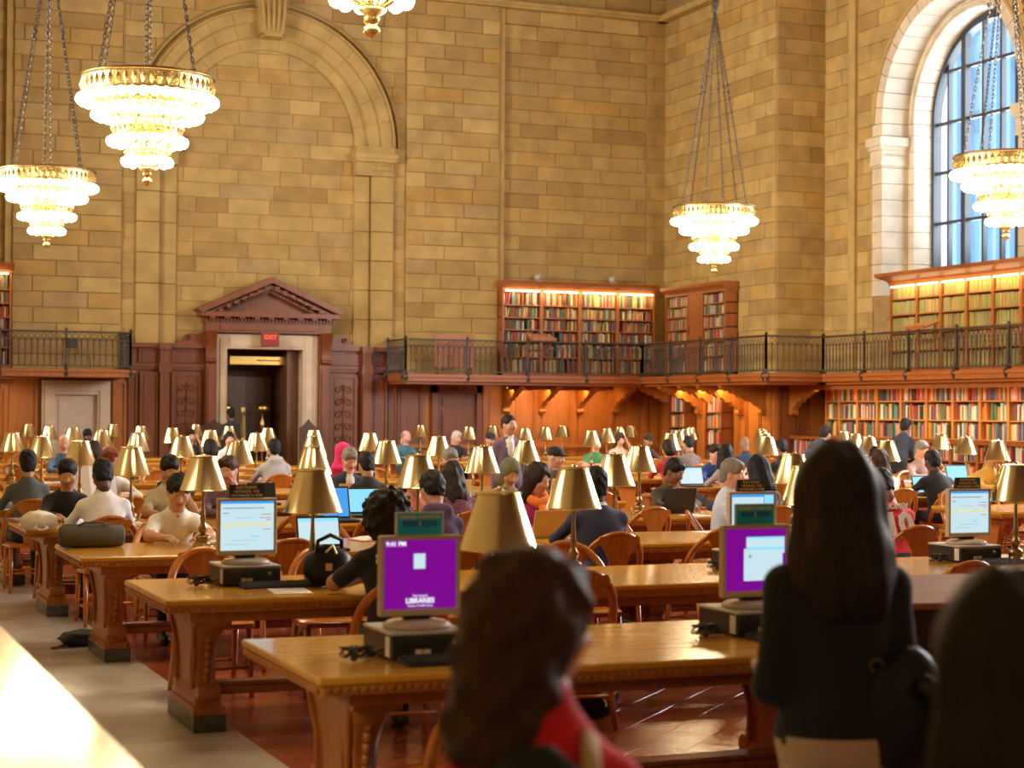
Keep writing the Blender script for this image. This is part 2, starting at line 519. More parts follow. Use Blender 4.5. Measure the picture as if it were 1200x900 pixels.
def flush_blocks(parent, store, keep=300, name='stone_block'):
    items = []
    for face, plane, (p, q, a, b, d, pl), me, mat in store:
        c = ((p + q) / 2, plane, (a + b) / 2) if face == 'Y' else (plane, (p + q) / 2, (a + b) / 2)
        X, Y, z2 = project(*c)
        if X < -160 or X > 1360 or Y < -160 or Y > 1000: continue
        vis = 1 if (0 <= X <= 1200 and 0 <= Y <= 440) else 0
        items.append((vis * 10 + (q - p) * (b - a) / (z2 * z2) * 100 , face, plane, (p, q, a, b, d, pl), me, mat))
    items.sort(key=lambda t: -t[0])
    rest = MB()
    for i, (_, face, plane, (p, q, a, b, d, pl), me, mat) in enumerate(items):
        if i < keep:
            if pl is None:
                if face == 'Y': obj(name, me, parent, (p, plane - d, a), (0, 0, 0), (q - p, d, b - a))
                else: obj(name, me, parent, (plane - d, q, a), (0, 0, -PI / 2), (q - p, d, b - a))
            else:
                m = MB()
                if face == 'Y': m.prism(pl, plane - d, plane, 'Y')
                else: m.prism(pl, plane - d, plane, 'X')
                m.build(name, mat, parent)
        else:
            if pl is None:
                if face == 'Y': rest.box(p, q, plane - d, plane, a, b)
                else: rest.box(plane - d, plane, p, q, a, b)
            elif face == 'Y': rest.prism(pl, plane - d, plane, 'Y')
            else: rest.prism(pl, plane - d, plane, 'X')
    if rest.v:
        o = rest.build('stone_courses', STONE, parent); o['kind'] = 'stuff'

# ---------------------------------------------------------------- floor
fl = MB(); fl.box(-0.9, 24, -12, YW + 3, -0.2, -0.012)
floor = fl.build('floor', GROUT); tag(floor, 'floor of red quarry tiles with a grey marble aisle strip', 'floor', kind='structure')
# marble slabs of the side aisle
UM = 2.3113
y = -2.0; i = 0
while y < YW:
    m = MB(); m.rbox(-0.9, UM, y + 0.003, y + 1.9 - 0.003, -0.03, 0.0, 0.003); m.build('marble_slab', MARBLE_FLOOR, floor); y += 1.9
# diagonal quarry tiles
TS = 0.245
tm = MB(); tm.rbox(-TS / 2 + 0.0025, TS / 2 - 0.0025, -TS / 2 + 0.0025, TS / 2 - 0.0025, -0.02, 0.0, 0.0015)
TILE_ME = tm.mesh('tile', TILE)
cands = []
for a in range(-10, 230):
    for b in range(-130, 130):
        x, yv = (a + b) * TS * 0.70711, 2 + (a - b) * TS * 0.70711
        if x < UM - 0.1 or x > 20 or yv < 3 or yv > 38: continue
        X, Y, z2 = project(x, yv, 0)
        if X < -60 or X > 1260 or Y > 980 or Y < 0: continue
        cands.append((z2, X, Y, x, yv))
# tiles that show: the gaps between the trestles of the first rows
def tile_score(t):
    z2, X, Y, x, yv = t
    sh = 0
    if 640 < X < 960 and 780 < Y < 930: sh = -100
    elif 150 < X < 480 and 740 < Y < 930: sh = -80
    elif Y < 930: sh = -20
    return sh + z2
cands.sort(key=tile_score)
rest = MB()
for i, (z2, X, Y, x, yv) in enumerate(cands):
    if x < UM + TS * 0.72:
        # trimmed tiles along the marble strip: cut polygon
        poly = [(x + dx * TS * 0.70711 * 0.98, yv + dy * TS * 0.70711 * 0.98) for dx, dy in ((1, 0), (0, 1), (-1, 0), (0, -1))]
        out = []
        for k in range(4):
            p, q = poly[k], poly[(k + 1) % 4]
            if p[0] >= UM: out.append(p)
            if (p[0] >= UM) != (q[0] >= UM):
                t = (UM - p[0]) / (q[0] - p[0]); out.append((UM, p[1] + t * (q[1] - p[1])))
        if len(out) > 2: rest.prism(out, -0.02, 0.0, 'Z')
    elif i < 320: obj('tile', TILE_ME, floor, (x, yv, random.uniform(-0.001, 0.0006)), (0, 0, PI / 4))
    else:
        b4 = [(x + dx * TS * 0.69, yv + dy * TS * 0.69) for dx, dy in ((1, 0), (0, 1), (-1, 0), (0, -1))]
        rest.prism(b4, -0.02, 0.0, 'Z')
ro = rest.build('tile_field', TILE, floor); ro['kind'] = 'stuff'

# ---------------------------------------------------------------- shell
wb = MB()
wb.box(-1.2, 8.9, YW, YW + 0.5, 0, CEIL); wb.box(11.22, UB + 2, YW, YW + 0.5, 0, CEIL); wb.box(8.9, 11.22, YW, YW + 0.5, 3.3, CEIL)
for a, b in ((13.3, 15.6), (4.52, 6.82)): wb.box(a + .01, b - .01, YW - .175, YW, DECK, 11.2)
for a, b in ((12.99, 13.3), (6.82, 7.13)): wb.box(a, b, YW - .11, YW, 3.1, 11.2)
wb.box(6.82, 13.3, YW - .11, YW, 10.7, 11.2); wb.box(19.5, 20.0, YW - .12, YW, DECK, 10.85)
wall_back = wb.build('wall_back', MORTAR); tag(wall_back, 'end wall of golden limestone blocks with a blind arch', 'wall', kind='structure')
wl = MB(); wl.box(-1.2, -0.9, -12, YW + 0.5, 0, CEIL); wl = wl.build('wall_left', STONE); tag(wl, 'long limestone side wall', 'wall', kind='structure')
wf = MB(); wf.box(-1.2, 24, -12.3, -12, 0, CEIL); wf = wf.build('wall_front', STONE); tag(wf, 'limestone wall of the other end', 'wall', kind='structure')
ce = MB(); ce.box(-1.2, 24, -12.3, YW + 0.5, CEIL, CEIL + 0.3)
ce = ce.build('ceiling', plain('ceiling_plaster', (0.30, 0.19, 0.09), 0.8, var=0.3, scale=1.0)); tag(ce, 'dark painted and gilded ceiling', 'ceiling', kind='structure')

VC, RW, ZS = 29.5, 2.22, 7.75        # window arch in wall_right
RI = 2.02
wr = MB()
wr.box(UW, UW + 1.3, -12, VC - RW - 0.3, 0, CEIL)
wr.box(UW, UW + 1.3, VC + RW + 0.3, YW, 0, CEIL)
wr.box(UW, UW + 1.3, VC - RW - .3, VC + RW + .3, 0, 4.15)
arc = [(VC + (RW + .3) * math.cos(PI * i / 24), ZS + (RW + .3) * math.sin(PI * i / 24)) for i in range(25)]
for i in range(24):
    (a0, b0), (a1, b1) = arc[i], arc[i + 1]
    wr.prism([(a1, b1), (a0, b0), (a0, CEIL), (a1, CEIL)], UW, UW + 1.3, 'X')
wr.box(UB, UW + 1.3, VB, YW, 0, CEIL)
wall_right = wr.build('wall_right', MORTAR); tag(wall_right, 'side wall of pale golden limestone with a tall arched window', 'wall', kind='structure')

# ---------------------------------------------------------------- end wall masonry
S = []
ZC = 3.1
def mir(a, b): return (2 * AX - b, 2 * AX - a)
R1, R2, R3, R4 = 2.03, 2.32, 2.64, 2.93
ZA = 7.72
# tympanum of the blind arch
for blk in courses(AX - 2.3, AX + 2.3, ZC, 10.0, 0.03, seed=1):
    p, q, a, b, d, pl = blk
    dx = 0 if p < AX < q else min(abs(p - AX), abs(q - AX))
    if a > ZA and math.hypot(dx, a - ZA) > 2.25: continue
    S.append(('Y', YW, blk, BLOCK_ME, STONE))
def arch_low(R):
    return lambda s: (ZA + math.sqrt(max(0, R * R - (s - AX) ** 2))) if abs(s - AX) < R else -1
for blk in courses(AX - 3.24, AX + 3.24, ZA, 11.2, 0.13, seed=2, lower=arch_low(R4 - 0.04)): S.append(('Y', YW, blk, BLOCK_ME, STONE))
for a, b in ((AX + R4, AX + 3.24), mir(AX + R4, AX + 3.24)):
    for blk in courses(a, b, ZC, ZA, 0.13, w=0.5, seed=3): S.append(('Y', YW, blk, BLOCK_ME, STONE))
for a, b in ((13.3, 15.59), mir(13.3, 15.59)):
    for blk in courses(a, b, DECK, 11.2, 0.20, seed=4 + int(a)): S.append(('Y', YW, blk, BLOCK_ME, STONE))
for a, b in ((15.74, 19.5), (0.6, 4.38)):
    for blk in courses(a, b, DECK, 10.85, 0.05, seed=14 + int(a)): S.append(('Y', YW, blk, BLOCK_ME, STONE))
for blk in courses(15.74, 20.0, 10.85, 11.2, 0.12, seed=9): S.append(('Y', YW, blk, BLOCK_ME, STONE))
for a, b in ((19.5, 20.0),):
    for blk in courses(a, b, DECK, 10.85, 0.14, w=0.5, seed=10): S.append(('Y', YW, blk, BLOCK_ME, STONE))
for blk in courses(0, 20.0, 11.34, 12.2, 0.12, h=0.43, w=1.2, seed=11): S.append(('Y', YW, blk, BLOCK_ME, STONE))
flush_blocks(wall_back, S, 300)

# mouldings of the end wall
m = MB()
for a, b in ((15.59, 15.74), mir(15.59, 15.74)): m.box(a, b, YW - 0.15, YW, DECK, 11.2)
m.box(0, 20, YW - 0.30, YW, 11.2, 11.26); m.box(0, 20, YW - 0.36, YW, 11.26, 11.34)
m.box(0, 20, YW - 0.30, YW, 12.2, 12.3); m.box(0, 20, YW - 0.5, YW, 12.3, 12.55)
for k in range(66): m.box(0.1 + k * 0.3, 0.25 + k * 0.3, YW - 0.36, YW, 12.08, 12.2)
t1 = m.build('trim_1', STONE_TRIM); tag(t1, 'limestone string course and panel strips of the end wall', 'moulding', kind='structure')

# archivolt: three concentric rings of voussoirs, jamb strips, capitals, keystone
t2 = empty('trim_2', (AX, YW, 0)); tag(t2, 'moulded limestone blind arch with keystone and capitals', 'arch', kind='structure')
for ra, rb, d, n in ((R1, R2, 0.10, 15), (R2, R3, 0.19, 15), (R3, R4, 0.27, 15)):
    for k in range(n):
        a0, a1 = PI * k / n + 0.0012, PI * (k + 1) / n - 0.0012
        pl = [((ra) * math.cos(a0 + (a1 - a0) * i / 3), ZA + ra * math.sin(a0 + (a1 - a0) * i / 3)) for i in range(4)]
        pl += [((rb) * math.cos(a1 + (a0 - a1) * i / 3), ZA + rb * math.sin(a1 + (a0 - a1) * i / 3)) for i in range(4)]
        mm = MB(); mm.prism(pl, -d, 0, 'Y'); mm.build('voussoir', STONE_TRIM, t2)
for rr, d in ((R2, 0.13), (R3, 0.23), (R4 - 0.02, 0.31), (R4 + 0.12, 0.19)):
    mm = MB(); mm.tube([(rr * math.cos(PI * i / 40), -d, ZA + rr * math.sin(PI * i / 40)) for i in range(41)], 0.03, 6); mm.build('roll_moulding', STONE_TRIM, t2, True)
for sg in (-1, 1):
    for ra, rb, d in ((R1, 2.40, 0.08), (2.42, R4, 0.20)):
        z = ZC
        while z < 7.0:
            z1 = min(z + 0.67, 7.05)
            mm = MB(); mm.rbox(min(sg * ra, sg * rb), max(sg * ra, sg * rb), -d, 0, z + 0.006, z1 - 0.006, 0.01); mm.build('jamb_stone', STONE_TRIM, t2); z = z1
    mm = MB()
    a, b = sorted((sg * R1, sg * R4))
    mm.box(a, b, -0.24, 0, 7.05, 7.12); mm.box(a, b, -0.21, 0, 7.12, 7.36); mm.box(a - .03, b + .03, -0.33, 0, 7.36, 7.44); mm.box(a - .05, b + .05, -0.37, 0, 7.44, 7.54)
    for k in range(7): mm.lathe([(0.0, -0.03), (0.045, -0.02), (0.05, 0.05), (0.02, 0.12), (0, 0.13)], 8, (sg * (2.47 + k * 0.068), -0.22, 7.2))
    mm.box(a, b, -0.27, 0, 7.54, 7.72)
    mm.build('capital', STONE_TRIM, t2)
mm = MB(); mm.prism([(-0.26, 10.05), (0.26, 10.05), (0.34, 10.9), (-0.34, 10.9)], -0.5, 0, 'Y'); mm.box(-0.38, 0.38, -0.58, 0, 10.84, 10.96); mm.box(-0.2, 0.2, -0.55, 0, 9.98, 10.06)
for k in range(5): mm.tube([(-0.2 + k * 0.1, -0.5, 10.1), (-0.24 + k * 0.12, -0.54, 10.5), (-0.26 + k * 0.13, -0.52, 10.82)], 0.035, 6)
mm.build('keystone', STONE_TRIM, t2)

# ---------------------------------------------------------------- side wall masonry
S = []
for blk in courses(VB, YW, DECK, 11.2, 0.03, seed=21): S.append(('X', UB, blk, BLOCK_ME, STONE))
for blk in courses(UB, UW, DECK, 11.2, 0.03, w=0.85, seed=22): S.append(('Y', VB, blk, BLOCK_ME, STONE))
def win_low(s):
    r = RW + 0.36
    return (ZS + math.sqrt(max(0, r * r - (s - VC) ** 2))) if abs(s - VC) < r else -1
for blk in courses(VC + RW + 0.36, VB, DECK, ZS, 0.03, w=0.8, seed=23): S.append(('X', UW, blk, BLOCK_ME, STONE))
for blk in courses(VC - RW - 1.4, VB, ZS, 11.2, 0.03, w=0.9, seed=24, lower=win_low): S.append(('X', UW, blk, BLOCK_ME, STONE))
for blk in courses(VC - RW - 2.4, VC - RW - 0.36, DECK, ZS, 0.03, w=0.8, seed=25): S.append(('X', UW, blk, BLOCK_ME, STONE))
flush_blocks(wall_right, S, 300)
m = MB()
m.box(UB - 0.28, UB, VB - 0.25, YW, 11.2, 11.34); m.box(UB - 0.25, UW, VB - 0.28, VB, 11.2, 11.34); m.box(UW - 0.28, UW, 20, VB, 11.2, 11.34)
m.box(UW - 0.10, UW, VC + RW + 0.95, VC + RW + 1.2, DECK, 11.2)
t3 = m.build('trim_3', STONE_TRIM); tag(t3, 'limestone string course and strip pilaster of the window wall', 'moulding', kind='structure')

# window arch orders
t4 = empty('trim_4', (UW, VC, 0)); tag(t4, 'pale stepped stone window reveal with moulded capitals', 'window reveal', kind='structure')
def order(ra, rb, x0, x1, mat, n, hstep):
    for k in range(n):
        a0, a1 = PI * k / n + 0.003, PI * (k + 1) / n - 0.003
        pl = [(ra * math.cos(a0 + (a1 - a0) * i / 3), ZS + ra * math.sin(a0 + (a1 - a0) * i / 3)) for i in range(4)]
        pl += [(rb * math.cos(a1 + (a0 - a1) * i / 3), ZS + rb * math.sin(a1 + (a0 - a1) * i / 3)) for i in range(4)]
        mm = MB(); mm.prism(pl, x0, x1, 'X'); mm.build('voussoir', mat, t4)
    for sg in (-1, 1):
        z = 4.15
        while z < ZS - 0.01:
            z1 = min(z + hstep, ZS)
            a, b = sorted((sg * ra, sg * rb))
            mm = MB(); mm.rbox(x0, x1, a, b, z + 0.004, z1 - 0.004, 0.006); mm.build('jamb_stone', mat, t4); z = z1
order(RW, RW + 0.36, -0.05, 0.60, STONE_PALE, 22, 0.335)
order(RI, RW + 0.33, 0.60, 1.30, STONE_PALE, 22, 0.335)
mm = MB(); mm.tube([(-0.06, (RW + 0.30) * math.cos(PI * i / 40), ZS + (RW + 0.30) * math.sin(PI * i / 40)) for i in range(41)], 0.045, 6); mm.build('roll_moulding', STONE_TRIM, t4, True)
mm = MB(); mm.tube([(0.60, (RI + 0.10) * math.cos(PI * i / 40), ZS + (RI + 0.10) * math.sin(PI * i / 40)) for i in range(41)], 0.05, 6); mm.build('roll_moulding', STONE_PALE, t4, True)
for sg in (-1, 1):
    mm = MB()
    a, b = sorted((sg * (RW - 0.07), sg * (RW + 0.42)))
    mm.box(-0.10, 0.62, a + 0.03, b - 0.03, 6.88, 6.95); mm.box(-0.06, 0.60, a + 0.05, b, 6.95, 7.2); mm.box(-0.12, 0.63, a + .02, b, 7.2, 7.28); mm.box(-0.16, 0.65, a - .03, b + .03, 7.28, 7.46)
    for k in range(9): mm.ico((0.0 + k * 0.065, a + 0.05 if sg > 0 else b - 0.05, 7.1), 0.035, 1)
    mm.build('capital', STONE_PALE, t4)

# window: iron frame, glazing bars, panes
win = empty('window_1', (UW + 1.15, VC + 0.1, 0)); tag(win, 'tall round-headed window with dark iron glazing bars', 'window', kind='structure')
DARKF = plain('dark_window_iron', (0.03, 0.035, 0.045), 0.5, var=0.1)
mm = MB()
pl = [(RI * math.cos(PI * i / 36), ZS + RI * math.sin(PI * i / 36)) for i in range(37)]
pin = [((RI - 0.16) * math.cos(PI * i / 36), ZS + (RI - 0.16) * math.sin(PI * i / 36)) for i in range(37)]
for i in range(36): mm.prism([pl[i], pl[i + 1], pin[i + 1], pin[i]], -0.1, 0.1, 'X')
for sg in (-1, 1): mm.box(-0.1, 0.1, sg * RI, sg * (RI - 0.16), 4.15, ZS)
mm.build('window_frame', DARKF, win)
vs = [-1.45, -0.87, -0.29, 0.29, 0.87, 1.45]
for i, vv in enumerate(vs):
    w = 0.07 if abs(abs(vv) - 0.87) < 0.01 else 0.03
    ztop = ZS + math.sqrt((RI - 0.1) ** 2 - vv ** 2)
    mm = MB(); mm.box(-0.09 if w > .05 else -0.04, 0.06, vv - w, vv + w, 4.15, ztop); mm.build('mullion', DARKF, win)
hz = [4.6, 5.67, 6.72, 7.74, 8.80]
for z in hz:
    half = RI - 0.1 if z <= ZS else math.sqrt((RI - 0.1) ** 2 - (z - ZS) ** 2)
    mm = MB(); mm.box(-0.045, 0.045, -half, half, z - 0.03, z + 0.03); mm.build('transom', DARKF, win)
cols = [-RI + 0.12] + vs + [RI - 0.12]
rows = [4.15] + hz + [10.0]
for c in range(7):
    for r in range(6):
        a, b, z0, z1 = cols[c], cols[c + 1], rows[r], rows[r + 1]
        N = 8; ss = [a + (b - a) * i / N for i in range(N + 1)]
        hi = [min(z1, ZS + math.sqrt(max(0, (RI - 0.1) ** 2 - x * x))) for x in ss]
        pts = [(x, h) for x, h in zip(ss, hi) if h > z0 + 0.02]
        if len(pts) < 2: continue
        poly = [(pts[0][0], z0), (pts[-1][0], z0)] + pts[::-1]
        mm = MB(); mm.prism(poly, 0.0, 0.008, 'X'); mm.build('pane', GLASS, win)

# tower block seen through the window
tw = empty('office_tower', (70, 60, 0)); tag(tw, 'blue-grey office tower with vertical ribs seen through the window', 'building')
TB = plain('blue_grey_cladding', (0.32, 0.52, 0.72), 0.4, var=0.08, scale=0.2)
TB2 = plain('dark_tower_glass', (0.20, 0.36, 0.52), 0.15, var=0.2, scale=0.4)
TB3 = plain('pale_tower_concrete', (0.40, 0.60, 0.78), 0.6, var=0.08, scale=0.2)
yl = at_x(1112, 200, 70).y; yl2 = at_x(1124, 60, 70).y
mm = MB(); mm.box(0, 20, 20 - 60, yl - 60, -5, 33); mm.box(0, 20, 20 - 60, yl2 - 60, 33, 60); mm.build('tower_body', TB, tw)
R = random.Random(3)
yv = yl - 0.7; k = 0
while yv > 66:
    mm = MB(); mm.box(-0.35, 0, yv - 60 - 0.28, yv - 60, -5, 33 if yv > yl2 else 60); mm.build('rib', TB3, tw)
    yv -= 1.35; k += 1
for k in range(60):
    yy = yl - 1.6 - 1.35 * R.randrange(0, 12); zz = 4 + 3.1 * R.randrange(0, 12)
    mm = MB(); mm.box(-0.12, 0, yy - 60 - 0.35, yy - 60 + 0.45, zz, zz + 1.3); mm.build('window', TB2, tw)
# ---------------------------------------------------------------- end wall joinery
def panel(parent, u0, u1, z0, z1, y, mat, fw=0.07, name='panel', face='Y'):
    """framed panel: frame proud, field recessed with raised centre"""
    m = MB()
    def bx(a, b, d0, d1, c, d):
        if face == 'Y': m.box(a, b, y - d1, y - d0, c, d)
        else: m.box(y - d1, y - d0, a, b, c, d)
    bx(u0, u1, 0, 0.05, z0, z0 + fw); bx(u0, u1, 0, 0.05, z1 - fw, z1)
    bx(u0, u0 + fw, 0, 0.05, z0 + fw, z1 - fw); bx(u1 - fw, u1, 0, 0.05, z0 + fw, z1 - fw)
    bx(u0 + fw, u1 - fw, 0, 0.012, z0 + fw, z1 - fw)
    if u1 - u0 > 0.4: bx(u0 + fw * 1.8, u1 - fw * 1.8, 0, 0.03, z0 + fw * 1.8, z1 - fw * 1.8)
    return m.build(name, mat, parent)

t5 = MB()
t5.box(7.0, 8.72, YW - 0.10, YW, 0, 3.1); t5.box(11.4, 13.1, YW - 0.10, YW, 0, 3.1)
t5.box(7.0, 8.72, YW - 0.26, YW, 3.04, 3.14); t5.box(11.4, 13.1, YW - 0.26, YW, 3.04, 3.14)
t5.box(7.0, 8.72, YW - 0.22, YW, 2.62, 2.70); t5.box(11.4, 13.1, YW - 0.22, YW, 2.62, 2.70)
t5.box(7.0, 8.72, YW - 0.18, YW, 2.56, 2.62); t5.box(11.4, 13.1, YW - 0.18, YW, 2.56, 2.62)
t5.box(7.0, 8.72, YW - 0.16, YW, 0, 0.3); t5.box(11.4, 13.1, YW - 0.16, YW, 0, 0.3)
t5 = t5.build('trim_5', PANEL); tag(t5, 'dark carved wood panelling beside the pedimented doorway', 'panelling', kind='structure')
for sgn in (-1, 1):
    def mu(a, b): return (AX + a, AX + b) if sgn > 0 else (AX - b, AX - a)
    a, b = mu(1.46, 2.12); panel(t5, a, b, 0.35, 2.50, YW - 0.10, PANEL)
    a2, b2 = mu(2.42, 2.82); panel(t5, a2, b2, 0.35, 2.50, YW - 0.16, PANEL, 0.05)
    a3, b3 = mu(2.86, 3.06); panel(t5, a3, b3, 0.35, 2.50, YW - 0.10, PANEL, 0.04)
    for q in ((1.42, 2.2), (2.4, 2.84)):
        a4, b4 = mu(*q); panel(t5, a4, b4, 2.72, 3.02, YW - 0.12, PANEL, 0.04)
    # pilaster
    p0, p1 = mu(2.2, 2.4); m = MB(); m.box(p0, p1, YW - 0.3, YW - 0.1, 0, 3.1); m.box(p0 - .03, p1 + .03, YW - 0.34, YW - 0.1, 2.5, 2.72); m.box(p0 - .03, p1 + .03, YW - 0.36, YW - 0.1, 3.0, 3.14); m.build('pilaster', PANEL, t5)
    # carved panel ornament: scrolls around a stem
    m = MB(); cxx = (a + b) / 2
    m.tube([(cxx, YW - 0.15, 0.6), (cxx, YW - 0.15, 2.3)], 0.015, 6)
    for k in range(6):
        zc = 0.75 + k * 0.28
        for s in (-1, 1):
            pts = []
            for i in range(16):
                t = i / 15 * 2.2 * PI; r = 0.10 * (1 - i / 20)
                pts.append((cxx + s * (0.11 - r * math.cos(t)), YW - 0.15, zc + r * math.sin(t)))
            m.tube(pts, 0.014, 5)
        m.ico((cxx, YW - 0.15, zc + 0.1), 0.035, 1)
    m.build('carving', PANEL, t5, True)
    # scrolled shoulder beside the door
    if sgn > 0: pl = [(1.36, 3.14), (2.05, 3.14), (1.98, 3.2), (1.9, 3.2), (1.84, 3.3), (1.72, 3.37), (1.6, 3.36), (1.36, 3.42)]
    else: pl = [(-1.36, 3.14), (-1.36, 3.42), (-1.6, 3.36), (-1.72, 3.37), (-1.84, 3.3), (-1.9, 3.2), (-1.98, 3.2), (-2.05, 3.14)]
    m = MB(); m.prism([(AX + x, z) for x, z in pl], YW - 0.2, YW, 'Y')
    m.tube([(AX + sgn * (1.78 + 0.07 * math.cos(i * 0.6) * (1 - i / 16)), YW - 0.22, 3.27 + 0.07 * math.sin(i * 0.6) * (1 - i / 16)) for i in range(14)], 0.018, 5)
    m.build('scroll', PANEL, t5)

# door case
d1 = empty('door_1', (AX, YW, 0)); tag(d1, 'pedimented wooden doorway with cream marble frame and dark open doors', 'door', kind='structure')
m = MB()
for s in (-1, 1):
    a, b = sorted((s * 1.17, s * 1.40)); m.box(a, b, -0.35, 0.0, 0, 3.4); m.box(a + .04, b - .04, -0.38, -0.35, 0.4, 2.6)
m.build('pilaster', PANEL, d1)
for s in (-1, 1):
    m = MB()
    a, b = sorted((s * 1.20, s * 1.42))
    pts = [(-0.36, 2.72), (-0.42, 2.78), (-0.40, 3.0), (-0.46, 3.2), (-0.58, 3.42), (-0.36, 3.42)]
    m.prism(pts, a, b, 'X'); m.lathe([(0.06, a), (0.06, b)], 10, (0, -0.40, 2.78), axis='X')
    m.build('console', PANEL, d1, 40)
m = MB()
m.box(-1.42, 1.42, -0.36, 0, 3.40, 3.62); m.box(-1.46, 1.46, -0.40, 0, 3.62, 3.70); m.box(-1.56, 1.56, -0.62, 0, 3.74, 3.84)
for k in range(38): m.box(-1.44 + k * 0.078, -1.40 + k * 0.078, -0.44, -0.36, 3.64, 3.72)
m.box(-1.1, 1.1, -0.40, -0.34, 3.46, 3.58)
m.build('entablature', PANEL, d1)
m = MB()
apex, ez = 4.63, 3.84
for s in (-1, 1):
    m.prism([(0, apex), (0, apex - 0.13), (s * 1.56, ez - 0.02), (s * 1.66, ez + 0.06)], -0.66, 0, 'Y')
    m.prism([(0, apex - 0.17), (0, apex - 0.26), (s * 1.28, ez), (s * 1.42, ez)], -0.52, 0, 'Y')
    for k in range(7):
        t = (k + 0.7) / 8; x = s * 1.36 * t; z = apex - 0.15 - (apex - ez - 0.1) * t
        m.box(x - 0.05, x + 0.05, -0.6, 0, z - 0.05, z)
    for k in range(22):
        t = (k + 0.6) / 23; x = s * 1.15 * t; z = apex - 0.29 - (apex - 0.26 - ez) * t
        m.box(x - 0.014, x + 0.014, -0.44, 0, z - 0.05, z + 0.02)
m.prism([(-1.2, ez), (1.2, ez), (0, apex - 0.26)], -0.25, 0, 'Y')
for k in range(9): m.box(-1.32 + k * 0.33 - 0.06, -1.32 + k * 0.33 + 0.06, -0.58, 0, 3.70, 3.75)
m.build('pediment', PANEL, d1)
for nm, a, b, z0, z1 in (('jamb', -1.16, -0.91, 0, 3.37), ('jamb', 0.82, 1.16, 0, 3.37), ('lintel', -0.91, 0.82, 3.05, 3.37)):
    m = MB(); m.box(a, b, -0.22, 0.15, z0, z1)
    if nm == 'jamb':
        i0, i1 = (a + .09, b - .05) if a < 0 else (a + .05, b - .13)
        m.box(i0, i1, -0.25, -0.22, z0, z1 - (0.09 if a < 0 else 0.09))
    else: m.box(a + .05, b - .05, -0.25, -0.22, z0 + .06, z1 - .09)
    m.build(nm, MARBLE, d1)
# passage and leaves
DK = wood('dark_door_wood', (0.06, 0.025, 0.012), (0.10, 0.045, 0.02), 0.35, 2.5, 'Z')
m = MB()
m.box(-0.91, -0.86, 0.15, 1.9, 0, 3.1); m.box(0.55, 0.82, 0.15, 1.9, 0, 3.1); m.box(-0.91, 0.82, 0.15, 1.9, 3.05, 3.2); m.box(-0.91, 0.82, 1.9, 2.0, 0, 3.2)
m.build('passage', wood('passage_wood', (0.12, 0.045, 0.02), (0.17, 0.07, 0.03), 0.4, 2.5, 'Z'), d1)
for x0, x1, y0 in ((-0.85, -0.22, 1.0), (-0.18, 0.5, 1.35)):
    m = MB(); m.box(x0, x1, y0, y0 + 0.06, 0.02, 2.45)
    for a, b in ((0.15, 1.0), (1.1, 2.3)): m.box(x0 + .09, x1 - .09, y0 - .015, y0, a, b)
    dl = m.build('door_leaf', DK, d1)
    m = MB(); m.lathe([(0.012, 0.0), (0.016, .05), (0.012, .3), (0.016, .55), (0.012, .6)], 8, (x1 - 0.04 if x0 < -.5 else x0 + .04, y0 - 0.05, 1.05)); m.box(x1 - .07 if x0 < -.5 else x0 + .01, x1 - .01 if x0 < -.5 else x0 + .07, y0 - .02, y0, 0.95, 1.75)
    m.build('handle', GILT, dl)
# gilt plate over the doors, with engraved line
m = MB(); m.box(-0.70, 0.60, 0.4, 0.44, 2.72, 2.90); nameplate = m.build('nameplate', plain('gilt_plate', (0.72, 0.50, 0.16), 0.35, 0.7, var=0.1), d1)
m = MB(); m.box(-0.1, 0.45, 0.395, 0.4, 2.80, 2.825); m.build('engraving', BLACK, nameplate)
# exit sign
ex = empty('exit_sign', (AX - 0.02, YW - 0.5, 3.24)); tag(ex, 'small red exit sign hung over the pedimented doorway', 'sign')
m = MB(); m.rbox(-0.20, 0.20, -0.05, 0.05, -0.14, 0.16, 0.01); m.build('housing', plain('red_sign_plastic', (0.30, 0.03, 0.015), 0.5, var=0.1), ex)
text('lettering', 'EXIT', 0.14, emis('exit_letter_glow', (1.0, 0.12, 0.05), 0.6, (0.5, 0.05, 0.02)), ex, (0, -0.053, 0.06), (PI / 2, 0, 0), bold=0.004)
m = MB(); m.box(-0.02, 0.02, 0.05, 0.14, -0.02, 0.05); m.build('bracket', BLACK, ex)

# brass dome lamps in the passage
for px in (268, 311):
    x = at_y(px, 490, YW + 0.3).x
    t = empty('dome_lamp', (x, YW + 0.55, 0)); tag(t, 'brass dome lamp on a stand in the dark doorway' + (', beside the open leaf' if px < 300 else ', by the passage wall'), 'lamp')
    m = MB(); m.lathe([(0.0, 1.86), (0.05, 1.85), (0.14, 1.78), (0.17, 1.68), (0.165, 1.68), (0.13, 1.76), (0.0, 1.82)], 20); m.build('shade', GILT, t, True)
    m = MB(); m.lathe([(0.0, 1.70), (0.02, 1.7), (0.02, 1.5), (0.06, 1.42), (0.07, 1.32), (0.03, 1.25), (0.02, 1.2), (0.02, 0.9), (0.03, 0.0)], 12); m.build('stem', GILT, t, True)
    m = MB(); m.lathe([(0.0, 0.06), (0.14, 0.05), (0.16, 0.0)], 16); m.build('base', BRASS_D, t, True)
